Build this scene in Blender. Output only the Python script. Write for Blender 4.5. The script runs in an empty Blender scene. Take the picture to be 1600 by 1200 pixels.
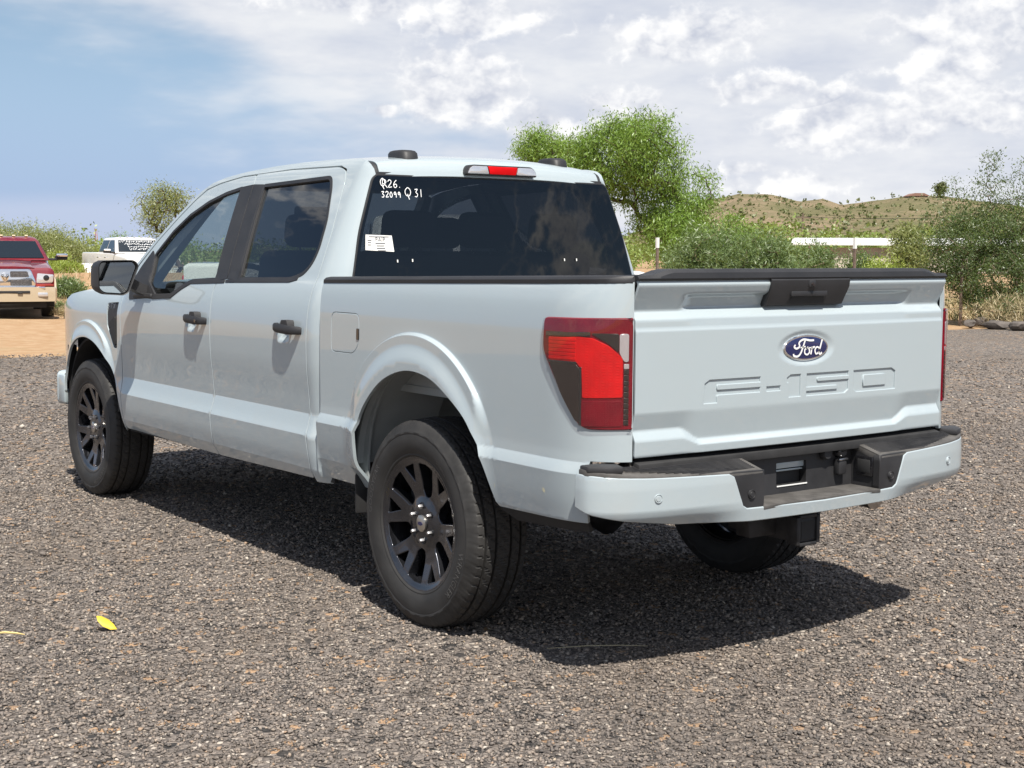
import bpy, bmesh, math, random
import numpy as np
from mathutils import Vector, Matrix
from mathutils.geometry import delaunay_2d_cdt

random.seed(7); RNG = np.random.default_rng(7)
R = math.radians
scene = bpy.context.scene
COL = scene.collection

# ------------------------------------------------------------------ camera
CAM = Vector((-4.6433, 3.8957, 1.4824)); YAW, PITCH, ROLL = R(-36.1955), R(-5.361), R(0.309)
cd = bpy.data.cameras.new('camera'); cam = bpy.data.objects.new('camera', cd); COL.objects.link(cam)
fw = Vector((math.cos(PITCH)*math.cos(YAW), math.cos(PITCH)*math.sin(YAW), math.sin(PITCH)))
rt = fw.cross(Vector((0, 0, 1))).normalized(); up = rt.cross(fw)
rt2 = rt*math.cos(ROLL)+up*math.sin(ROLL); up2 = up*math.cos(ROLL)-rt*math.sin(ROLL)
M = Matrix((rt2, up2, -fw)).transposed().to_4x4(); M.translation = CAM
cam.matrix_world = M
cd.sensor_width = 36; cd.lens = 36*2199.4/1600; cd.clip_start = .05; cd.clip_end = 6000
scene.camera = cam

# ------------------------------------------------------------------ light
SUNV = Vector((-.56, .25, 1)).normalized()           # towards the sun
sl = bpy.data.lights.new('sun', 'SUN'); so = bpy.data.objects.new('sun', sl); COL.objects.link(so)
sl.energy = 5.0; sl.angle = R(.53); sl.color = (1, .945, .86)
so.rotation_euler = SUNV.to_track_quat('Z', 'Y').to_euler(); so.location = (0, 0, 60)
scene.view_settings.view_transform = 'Standard'; scene.view_settings.look = 'None'
scene.view_settings.exposure = 0.56; scene.view_settings.gamma = 1

def N(nt, t, **kw):
    n = nt.nodes.new(t)
    for k, v in kw.items():
        if k.startswith('i_'):
            k = k[2:]; k = int(k) if k.isdigit() else k.replace('_', ' ')
            n.inputs[k].default_value = v
        else: setattr(n, k, v)
    return n
def math_(nt, op, a, b=None, c=None, clamp=False):
    n = nt.nodes.new('ShaderNodeMath'); n.operation = op; n.use_clamp = clamp
    for i, v in enumerate((a, b, c)):
        if v is None: continue
        if isinstance(v, (int, float)): n.inputs[i].default_value = v
        else: nt.links.new(v, n.inputs[i])
    return n.outputs[0]
def vmath(nt, op, a, b=None, scale=None):
    n = nt.nodes.new('ShaderNodeVectorMath'); n.operation = op
    for i, v in enumerate((a, b)):
        if v is None: continue
        if isinstance(v, (tuple, list, Vector)): n.inputs[i].default_value = tuple(v)
        else: nt.links.new(v, n.inputs[i])
    if scale is not None: n.inputs['Scale'].default_value = scale
    return n.outputs['Value'] if op in ('DOT_PRODUCT', 'LENGTH') else n.outputs[0]
def mixc(nt, f, a, b, blend='MIX'):
    n = nt.nodes.new('ShaderNodeMix'); n.data_type = 'RGBA'; n.blend_type = blend
    for s, v in ((n.inputs[0], f), (n.inputs[6], a), (n.inputs[7], b)):
        if isinstance(v, (int, float)): s.default_value = v
        elif isinstance(v, (tuple, list)): s.default_value = tuple(v)+((1,) if len(v) == 3 else ())
        else: nt.links.new(v, s)
    return n.outputs[2]
def sstep(nt, v, a, b):
    n = nt.nodes.new('ShaderNodeMapRange'); n.interpolation_type = 'SMOOTHSTEP'
    nt.links.new(v, n.inputs[0]); n.inputs[1].default_value = a; n.inputs[2].default_value = b
    return n.outputs[0]
def noise(nt, vec, scale, detail=4, rough=.55, dist=0):
    n = nt.nodes.new('ShaderNodeTexNoise'); n.inputs['Scale'].default_value = scale
    n.inputs['Detail'].default_value = detail; n.inputs['Roughness'].default_value = rough; n.inputs['Distortion'].default_value = dist
    if vec is not None: nt.links.new(vec, n.inputs['Vector'])
    return n.outputs[0]

# ------------------------------------------------------------------ sky with broken cumulus
def build_world():
    w = bpy.data.worlds.new('World'); scene.world = w; w.use_nodes = True
    nt = w.node_tree; nt.nodes.clear()
    out = N(nt, 'ShaderNodeOutputWorld'); bg = N(nt, 'ShaderNodeBackground'); bg.inputs[1].default_value = .072; w.cycles.sampling_method = 'MANUAL'; w.cycles.sample_map_resolution = 512
    nt.links.new(bg.outputs[0], out.inputs[0])
    sky = N(nt, 'ShaderNodeTexSky'); sky.sky_type = 'NISHITA'; sky.sun_disc = False
    sky.sun_elevation = math.asin(SUNV.z); sky.sun_rotation = math.atan2(SUNV.x, SUNV.y)
    sky.air_density = 1.0; sky.dust_density = .6; sky.ozone_density = 1.6
    tc = N(nt, 'ShaderNodeTexCoord'); d = vmath(nt, 'NORMALIZE', tc.outputs['Generated'])
    sp = N(nt, 'ShaderNodeSeparateXYZ'); nt.links.new(d, sp.inputs[0]); el = sp.outputs[2]
    F0 = Vector((math.cos(YAW), math.sin(YAW), 0)); T0 = Vector((math.sin(YAW), -math.cos(YAW), 0))
    a = vmath(nt, 'DOT_PRODUCT', d, T0); front = math_(nt, 'GREATER_THAN', vmath(nt, 'DOT_PRODUCT', d, F0), .2)
    sc = vmath(nt, 'MULTIPLY', d, (1, 1, 1.35))
    big = noise(nt, vmath(nt, 'MULTIPLY', d, (1, 1, 2.6)), 3.1, 3, .5)
    def puff(vec, det):
        b = noise(nt, vec, 19, det, .56)
        return math_(nt, 'SUBTRACT', .98, math_(nt, 'MULTIPLY', math_(nt, 'ABSOLUTE', math_(nt, 'SUBTRACT', b, .5)), 4.0))
    f1 = puff(sc, 6); f2 = puff(vmath(nt, 'ADD', sc, tuple(Vector((-T0.x*.7-F0.x*.15, -T0.y*.7-F0.y*.15, 1.0))*.011)), 4)
    # clear air, paler towards the ground
    clear = mixc(nt, sstep(nt, el, .19, .02), sky.outputs[0], mixc(nt, .75, sky.outputs[0], (3.15, 4.55, 7.7)))
    wig = math_(nt, 'MULTIPLY', math_(nt, 'SUBTRACT', noise(nt, d, 5, 2), .5), .022)
    low = sstep(nt, math_(nt, 'ADD', el, wig), .043, .026)
    col = mixc(nt, math_(nt, 'MULTIPLY', low, .60), clear, (5.75, 6.35, 7.9))
    # layered high veil
    soft = noise(nt, vmath(nt, 'MULTIPLY', d, (1, 1, 3.6)), 8.5, 4, .56)
    soft2 = noise(nt, vmath(nt, 'MULTIPLY', d, (1, 1, 2.4)), 30, 4, .6)
    vm = math_(nt, 'ADD', math_(nt, 'MULTIPLY', big, 1.15), math_(nt, 'SUBTRACT', math_(nt, 'MULTIPLY', math_(nt, 'MINIMUM', a, .42), 1.9), math_(nt, 'MULTIPLY', sstep(nt, a, .46, .76), 2.6)))
    vm = math_(nt, 'ADD', vm, math_(nt, 'MULTIPLY', math_(nt, 'MINIMUM', el, .2), 3.0)); vm = math_(nt, 'ADD', vm, math_(nt, 'MULTIPLY', math_(nt, 'SUBTRACT', soft, .5), .55)); vm = math_(nt, 'ADD', vm, math_(nt, 'MULTIPLY', math_(nt, 'MINIMUM', math_(nt, 'MAXIMUM', math_(nt, 'SUBTRACT', el, .105), 0), .06), 5.0))
    veil = math_(nt, 'MULTIPLY', sstep(nt, vm, .47, .92), sstep(nt, el, .62, .22))
    tone = math_(nt, 'ADD', math_(nt, 'MULTIPLY', math_(nt, 'SUBTRACT', soft, .5), 2.6), math_(nt, 'MULTIPLY', math_(nt, 'SUBTRACT', soft2, .5), .8)); tone = math_(nt, 'ADD', tone, .58, clamp=True)
    vc = mixc(nt, tone, (6.1, 6.45, 7.4), (8.5, 8.55, 8.75))
    col = mixc(nt, math_(nt, 'MULTIPLY', veil, .92), col, vc)
    # cumulus heaps: bearing and height of the heap's middle, half sizes
    heaps = [(720, 150, 100, 74), (862, 205, 70, 50), (965, 186, 74, 44), (1455, 105, 100, 115), (1050, 72, 150, 46), (1285, 200, 95, 62), (1400, 205, 80, 44),
             (1225, 292, 90, 34), (1165, 266, 45, 18), (1510, 190, 120, 40), (605, 180, 24, 15),
             (560, 20, 150, 34), (740, 40, 110, 40), (1340, 335, 120, 18), (1590, 60, 60, 70), (1180, 150, 90, 30)]
    D = None; V = None
    for (X, Y, rx, ry) in heaps:
        ca = math.sin(math.atan((X-800)/2199)); ce = math.sin(math.atan((394-Y)/2199))
        u = math_(nt, 'MULTIPLY', math_(nt, 'SUBTRACT', a, ca), 2199/rx)
        v = math_(nt, 'MULTIPLY', math_(nt, 'SUBTRACT', el, ce), 2199/ry)
        v2 = math_(nt, 'ADD', v, math_(nt, 'MULTIPLY', math_(nt, 'MINIMUM', v, 0), .35))
        e = math_(nt, 'SUBTRACT', 1, math_(nt, 'SQRT', math_(nt, 'ADD', math_(nt, 'MULTIPLY', u, u), math_(nt, 'MULTIPLY', v2, v2))))
        g = math_(nt, 'MULTIPLY', v, math_(nt, 'GREATER_THAN', e, -.35))
        D = e if D is None else math_(nt, 'MAXIMUM', D, e); V = g if V is None else math_(nt, 'ADD', math_(nt, 'MULTIPLY', V, .6), math_(nt, 'MULTIPLY', g, .6))
    D = math_(nt, 'SUBTRACT', math_(nt, 'MULTIPLY', math_(nt, 'MAXIMUM', D, -1.0), front), math_(nt, 'MULTIPLY', math_(nt, 'SUBTRACT', 1, front), .6))
    # loose heaps all round the sky, the same kind as those in view
    gen = math_(nt, 'MULTIPLY', math_(nt, 'SUBTRACT', big, .52), 3.4)
    D = math_(nt, 'MAXIMUM', D, math_(nt, 'SUBTRACT', gen, math_(nt, 'MULTIPLY', math_(nt, 'MULTIPLY', front, sstep(nt, el, .32, .19)), 2.0)))
    dens = math_(nt, 'ADD', D, math_(nt, 'MULTIPLY', math_(nt, 'SUBTRACT', f1, .60), 1.05))
    m = sstep(nt, dens, .0, .58)
    lit = math_(nt, 'ADD', math_(nt, 'MULTIPLY', math_(nt, 'SUBTRACT', f1, f2), 1.05), .48)
    lit = math_(nt, 'ADD', lit, math_(nt, 'MULTIPLY', V, .46)); lit = math_(nt, 'ADD', lit, math_(nt, 'MULTIPLY', math_(nt, 'SUBTRACT', soft2, .5), .55))
    lit = math_(nt, 'ADD', lit, 0.0, clamp=True)
    cc = mixc(nt, lit, (5.5, 5.85, 6.8), (10.8, 10.7, 10.5))
    col = mixc(nt, math_(nt, 'MULTIPLY', m, .90), col, cc)
    nt.links.new(col, bg.inputs[0])
build_world()

# ------------------------------------------------------------------ materials
MATS = {}
def mat(name, col=(.5, .5, .5), rough=.5, metal=0, coat=0, spec=.5, var=0, vscale=20, bump=0, bscale=200, emit=None, bdist=.002, coatrough=.03):
    m = bpy.data.materials.new(name); m.use_nodes = True; nt = m.node_tree; b = nt.nodes['Principled BSDF']
    b.inputs['Base Color'].default_value = (*col, 1); b.inputs['Roughness'].default_value = rough; b.inputs['Metallic'].default_value = metal
    b.inputs['Coat Weight'].default_value = coat; b.inputs['Coat Roughness'].default_value = coatrough; b.inputs['Specular IOR Level'].default_value = spec
    tc = N(nt, 'ShaderNodeTexCoord')
    if var:
        f = noise(nt, tc.outputs['Object'], vscale, 5, .6)
        lo = tuple(c*(1-var) for c in col); hi = tuple(min(1, c*(1+var)) for c in col)
        nt.links.new(mixc(nt, sstep(nt, f, .25, .75), lo, hi), b.inputs['Base Color'])
        r = math_(nt, 'ADD', math_(nt, 'MULTIPLY', math_(nt, 'SUBTRACT', f, .5), .25), rough, clamp=True); nt.links.new(r, b.inputs['Roughness'])
    if bump:
        bp = N(nt, 'ShaderNodeBump'); bp.inputs['Strength'].default_value = bump; bp.inputs['Distance'].default_value = bdist
        nt.links.new(noise(nt, tc.outputs['Object'], bscale, 3), bp.inputs['Height']); nt.links.new(bp.outputs[0], b.inputs['Normal'])
    if emit: b.inputs['Emission Color'].default_value = (*emit, 1); b.inputs['Emission Strength'].default_value = 1
    MATS[name] = m; return m
def glass_mat(name, tint, refl=(1, 1, 1), ior=1.5, rough=0.0):
    m = bpy.data.materials.new(name); m.use_nodes = True; nt = m.node_tree; nt.nodes.clear()
    o = N(nt, 'ShaderNodeOutputMaterial'); t = N(nt, 'ShaderNodeBsdfTransparent'); g = N(nt, 'ShaderNodeBsdfGlossy')
    t.inputs[0].default_value = (*tint, 1); g.inputs[0].default_value = (*refl, 1); g.inputs['Roughness'].default_value = rough
    mx = N(nt, 'ShaderNodeMixShader'); ge = N(nt, 'ShaderNodeNewGeometry')
    cs = math_(nt, 'ABSOLUTE', vmath(nt, 'DOT_PRODUCT', ge.outputs['Incoming'], ge.outputs['Normal']))
    fr = math_(nt, 'ADD', math_(nt, 'MULTIPLY', math_(nt, 'POWER', math_(nt, 'SUBTRACT', 1, cs, clamp=True), 5.0), .96), .04)
    tc = N(nt, 'ShaderNodeTexCoord'); bp = N(nt, 'ShaderNodeBump'); bp.inputs['Strength'].default_value = .02; bp.inputs['Distance'].default_value = .01
    nt.links.new(noise(nt, tc.outputs['Object'], 3, 2), bp.inputs['Height']); nt.links.new(bp.outputs[0], g.inputs['Normal'])
    k = math_(nt, 'MULTIPLY', fr, 1.35, clamp=True)
    nt.links.new(k, mx.inputs[0]); nt.links.new(t.outputs[0], mx.inputs[1]); nt.links.new(g.outputs[0], mx.inputs[2]); nt.links.new(mx.outputs[0], o.inputs[0])
    MATS[name] = m; return m

def paint_mat(name, col, flake=0.0):
    m = mat(name, col, .55, 0, 1.0, .2)
    nt = m.node_tree; b = nt.nodes['Principled BSDF']; tc = N(nt, 'ShaderNodeTexCoord')
    dust = noise(nt, tc.outputs['Object'], 6, 6, .65)
    sp = N(nt, 'ShaderNodeSeparateXYZ'); nt.links.new(tc.outputs['Object'], sp.inputs[0])
    lowz = sstep(nt, sp.outputs[2], .9, .45)
    dm = math_(nt, 'MULTIPLY', math_(nt, 'ADD', math_(nt, 'MULTIPLY', lowz, .12), .03), sstep(nt, dust, .40, .72))
    nt.links.new(mixc(nt, dm, col, (.42, .36, .30)), b.inputs['Base Color'])
    nt.links.new(math_(nt, 'ADD', math_(nt, 'MULTIPLY', dm, .35), .012), b.inputs['Coat Roughness'])
    b.inputs['Coat IOR'].default_value = 1.62
    return m
PAINT = paint_mat('paint_grey', (.362, .420, .446))
BLACKP = mat('black_plastic', (.022, .022, .024), .55, var=.25, vscale=8, bump=.25, bscale=900, bdist=.0006)
STEPP = mat('step_plastic', (.075, .071, .067), .68, var=.35, vscale=14, bump=.3, bscale=500, bdist=.001)
GLOSSB = mat('gloss_black', (.012, .012, .014), .18, coat=.6)
CAPP = mat('rail_plastic', (.022, .0225, .025), .52, var=.2, vscale=6, bump=.3, bscale=700, bdist=.0008)
RUBBER = mat('tyre_rubber', (.024, .023, .022), .66, var=.35, vscale=9, bump=.15, bscale=400, bdist=.0008)
WHEELM = mat('wheel_paint', (.060, .063, .074), .25, .85, .5, var=.15, vscale=5)
STEEL = mat('steel', (.55, .55, .56), .28, 1, var=.15)
DARKST = mat('dark_steel', (.03, .03, .032), .6, .3, var=.4, vscale=15)
RUSTY = mat('exhaust_steel', (.38, .33, .28), .38, 1, var=.3, vscale=25)
INNER = mat('inner_body', (.33, .36, .37), .55, var=.12, vscale=4)
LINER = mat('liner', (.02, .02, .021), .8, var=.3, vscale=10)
SEAT = mat('seat_cloth', (.035, .034, .036), .85, var=.2, vscale=30)
DASH = mat('dash', (.02, .02, .022), .6)
CHROME = mat('chrome', (.85, .85, .86), .08, 1)
MIRROR = mat('mirror_glass', (.75, .79, .80), .02, 1)
WHITE = mat('white_paint', (.80, .80, .78), .4, coat=.6)
PAPER = mat('paper', (.82, .81, .77), .6)
INKM = mat('ink', (.10, .10, .11), .7)
CHALK = mat('paint_pen', (.85, .86, .86), .6)
BLUE = mat('emblem_blue', (.008, .012, .075), .16, coat=.8)
def lens_mat(name, c1, c2, sx, sz):
    m = mat(name, c1, .45, 0, .0, .15); nt = m.node_tree; b = nt.nodes['Principled BSDF']; tc = N(nt, 'ShaderNodeTexCoord')
    v = vmath(nt, 'MULTIPLY', tc.outputs['Object'], (sx, sx, sz)); w_ = N(nt, 'ShaderNodeTexVoronoi'); w_.distance = 'CHEBYCHEV'; w_.inputs['Randomness'].default_value = .12; w_.inputs['Scale'].default_value = 1; nt.links.new(v, w_.inputs['Vector'])
    n_ = noise(nt, tc.outputs['Object'], 9, 3); f = math_(nt, 'ADD', math_(nt, 'MULTIPLY', w_.outputs['Distance'], .5), math_(nt, 'MULTIPLY', math_(nt, 'SUBTRACT', n_, .42), 2.4), clamp=True)
    nt.links.new(mixc(nt, f, c1, c2), b.inputs['Base Color']); bp = N(nt, 'ShaderNodeBump'); bp.inputs['Strength'].default_value = .5; bp.inputs['Distance'].default_value = .002; nt.links.new(w_.outputs['Distance'], bp.inputs['Height']); nt.links.new(bp.outputs[0], b.inputs['Normal'])
    return m
REDD = lens_mat('lens_dark_red', (.20, .002, .012), (.11, .001, .008), 160, 160)
REDB = lens_mat('lens_red', (.72, .004, .006), (.42, .002, .004), 60, 110)
SMOKE = mat('lens_smoke', (.020, .014, .012), .3)
CLEAR = mat('lens_clear', (.62, .62, .64), .12, .55, 1.0)
GLASS_F = glass_mat('glass_front', (.52, .55, .54))
GLASS_P = glass_mat('glass_privacy', (.075, .078, .082))
GLASS_B = glass_mat('glass_back', (.085, .09, .10))
GLASS_L = glass_mat('lamp_cover', (.93, .90, .90))
GLASS_W = glass_mat('glass_windshield', (.72, .80, .76))

# ------------------------------------------------------------------ object helpers
def tag(o, label=None, cat=None, group=None, kind=None):
    if label: o['label'] = label
    if cat: o['category'] = cat
    if group: o['group'] = group
    if kind: o['kind'] = kind
    return o
def empty(name, loc=(0, 0, 0), rz=0):
    e = bpy.data.objects.new(name, None); COL.objects.link(e); e.location = loc; e.rotation_euler = (0, 0, rz); e.empty_display_size = .2
    return e
def link(name, me, m, parent=None):
    o = bpy.data.objects.new(name, me); COL.objects.link(o)
    if m is not None:
        me.materials.clear()
        for mm in (m if isinstance(m, (list, tuple)) else [m]): me.materials.append(mm)
    if parent is not None: o.parent = parent
    return o
def mk(name, v, f, m, parent=None, smooth=False):
    me = bpy.data.meshes.new(name); me.from_pydata([tuple(map(float, p)) for p in v], [], f); me.update()
    if smooth: me.polygons.foreach_set('use_smooth', [True]*len(me.polygons))
    return link(name, me, m, parent)
def mk_bm(name, bm, m, parent=None, smooth_angle=None):
    bmesh.ops.recalc_face_normals(bm, faces=bm.faces)
    me = bpy.data.meshes.new(name); bm.to_mesh(me); bm.free()
    if smooth_angle is not None: 
        me.polygons.foreach_set('use_smooth', [True]*len(me.polygons)); me.set_sharp_from_angle(angle=R(smooth_angle))
    return link(name, me, m, parent)
def bm_box(bm, c, s, bev=0, seg=2, rot=None, taper=None):
    r = bmesh.ops.create_cube(bm, size=1); vs = r['verts']
    for v in vs:
        x, y, z = v.co.x*s[0], v.co.y*s[1], v.co.z*s[2]
        if taper and v.co.z > 0: x *= taper[0]; y *= taper[1]
        v.co = Vector((x, y, z))
    if bev:
        es = list({e for v in vs for e in v.link_edges}); g = bmesh.ops.bevel(bm, geom=es, offset=bev, segments=seg, profile=.5, affect='EDGES')
        vs = list({v for f in g['faces'] for v in f.verts}|{v for v in vs if v.is_valid})
    if rot is not None: bmesh.ops.rotate(bm, verts=vs, cent=(0, 0, 0), matrix=rot)
    bmesh.ops.translate(bm, verts=vs, vec=c)
def box(name, c, s, m, parent=None, bev=.005, seg=2, rot=None, taper=None):
    bm = bmesh.new(); bm_box(bm, c, s, bev, seg, rot, taper); return mk_bm(name, bm, m, parent, 35)
def prism(name, poly, axis, a, b, m, parent=None, bev=0, seg=2):
    """poly in the other two axes (x: y,z / y: x,z / z: x,y), extruded a..b along axis"""
    bm = bmesh.new()
    def P(p, t): return {'x': (t, p[0], p[1]), 'y': (p[0], t, p[1]), 'z': (p[0], p[1], t)}[axis]
    lo = [bm.verts.new(P(p, a)) for p in poly]; hi = [bm.verts.new(P(p, b)) for p in poly]; n = len(poly)
    bm.faces.new(lo); bm.faces.new(hi[::-1])
    for i in range(n): bm.faces.new((lo[i], hi[i], hi[(i+1) % n], lo[(i+1) % n]))
    bmesh.ops.recalc_face_normals(bm, faces=bm.faces)
    if bev:
        bmesh.ops.bevel(bm, geom=[e for e in bm.edges if e.calc_face_angle(0) > .35], offset=bev, segments=seg, profile=.5, affect='EDGES')
    return mk_bm(name, bm, m, parent, 35)
def loft(name, rings, m, parent=None, closed=True, caps=True, smooth=40):
    bm = bmesh.new(); vr = [[bm.verts.new(p) for p in r] for r in rings]; n = len(rings[0])
    for a, b in zip(vr[:-1], vr[1:]):
        for i in range(n if closed else n-1): bm.faces.new((a[i], a[(i+1) % n], b[(i+1) % n], b[i]))
    if caps and closed: bm.faces.new(vr[0][::-1]); bm.faces.new(vr[-1])
    return mk_bm(name, bm, m, parent, smooth)
def tube_rings(pts, rad, n=8):
    pts = [Vector(p) for p in pts]; rr = rad if isinstance(rad, (list, tuple)) else [rad]*len(pts); out = []; prev = None
    for i, p in enumerate(pts):
        t = (pts[min(i+1, len(pts)-1)]-pts[max(i-1, 0)]).normalized()
        a = prev if prev is not None else (Vector((0, 0, 1)) if abs(t.z) < .9 else Vector((1, 0, 0)))
        u = (a-t*a.dot(t)).normalized(); w = t.cross(u); prev = u
        out.append([p+(u*math.cos(k*2*math.pi/n)+w*math.sin(k*2*math.pi/n))*rr[i] for k in range(n)])
    return out
def tube(name, pts, rad, m, parent=None, n=8): return loft(name, tube_rings(pts, rad, n), m, parent, smooth=60)
def lathe(name, prof, m, parent=None, n=48, axis='y', closed=False, smooth=35, center=(0, 0, 0)):
    """prof: list of (radius, along-axis)"""
    v = []; f = []; k = len(prof)
    for i in range(n):
        a = 2*math.pi*i/n
        for r, h in prof:
            c, s = r*math.cos(a), r*math.sin(a)
            p = {'y': (c, h, s), 'x': (h, c, s), 'z': (c, s, h)}[axis]; v.append((p[0]+center[0], p[1]+center[1], p[2]+center[2]))
    for i in range(n):
        j = (i+1) % n
        for q in range(k if closed else k-1):
            q2 = (q+1) % k; f.append((i*k+q, i*k+q2, j*k+q2, j*k+q))
    bm = bmesh.new(); bv = [bm.verts.new(p) for p in v]
    for q in f: bm.faces.new([bv[i] for i in q])
    bmesh.ops.remove_doubles(bm, verts=bm.verts, dist=1e-6)
    return mk_bm(name, bm, m, parent, smooth)
def dense(poly, seg, closed=True):
    out = []; n = len(poly)
    for i in range(n if closed else n-1):
        a = np.array(poly[i], float); b = np.array(poly[(i+1) % n], float); k = max(1, int(math.ceil(np.linalg.norm(b-a)/seg)))
        for t in range(k): out.append(tuple(a+(b-a)*t/k))
    if not closed: out.append(tuple(poly[-1]))
    return out
def catmull(pts, k=6, closed=False):
    P = [np.array(p, float) for p in pts]; n = len(P); out = []
    for i in range(n if closed else n-1):
        if closed: a, b, c, d = P[i-1], P[i], P[(i+1) % n], P[(i+2) % n]
        else: a, b, c, d = P[max(i-1, 0)], P[i], P[i+1], P[min(i+2, n-1)]
        for t in np.linspace(0, 1, k, endpoint=False):
            out.append(tuple(.5*((2*b)+(-a+c)*t+(2*a-5*b+4*c-d)*t*t+(-a+3*b-3*c+d)*t**3)))
    if not closed: out.append(tuple(P[-1]))
    return out
def rounded(poly, r, k=4):
    """round a polygon's corners"""
    out = []; n = len(poly); rr = r if isinstance(r, (list, tuple)) else [r]*n
    for i in range(n):
        p = np.array(poly[i], float); a = np.array(poly[i-1], float)-p; b = np.array(poly[(i+1) % n], float)-p
        la, lb = np.linalg.norm(a), np.linalg.norm(b); d = min(rr[i], la*.45, lb*.45)
        if d < 1e-4: out.append(tuple(p)); continue
        s, e = p+a/la*d, p+b/lb*d
        for t in np.linspace(0, 1, k+1): out.append(tuple((1-t)**2*s+2*t*(1-t)*p+t*t*e))
    return out
def area(p): p = np.array(p); return .5*np.sum(p[:, 0]*np.roll(p[:, 1], -1)-np.roll(p[:, 0], -1)*p[:, 1])
def shrink(poly, d):
    """move a polygon's edges inwards by d"""
    P = np.array(poly, float); s = 1 if area(P) > 0 else -1; n = len(P); out = []
    for i in range(n):
        a = P[i]-P[i-1]; b = P[(i+1) % n]-P[i]; a = a/(np.linalg.norm(a)+1e-9); b = b/(np.linalg.norm(b)+1e-9)
        na = np.array([-a[1], a[0]])*s; nb = np.array([-b[1], b[0]])*s; m = na+nb; L = np.dot(m, na)
        out.append(tuple(P[i]+m*(d/max(L, .35))))
    return out
def inside(pts, poly):
    pts = np.asarray(pts); x, y = pts[:, 0], pts[:, 1]; c = np.zeros(len(pts), bool); P = np.asarray(poly); Q = np.roll(P, -1, 0)
    for (x1, y1), (x2, y2) in zip(P, Q):
        if y1 == y2: continue
        k = ((y1 > y) != (y2 > y)) & (x < (x2-x1)*(y-y1)/(y2-y1)+x1); c ^= k
    return c
def near(pts, poly, d):
    P = np.asarray(poly); Q = np.roll(P, -1, 0); m = np.full(len(pts), 1e9)
    for a, b in zip(P, Q):
        ab = b-a; t = np.clip(((pts-a)@ab)/(ab@ab+1e-12), 0, 1); m = np.minimum(m, np.linalg.norm(pts-(a+t[:, None]*ab), axis=1))
    return m < d
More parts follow.
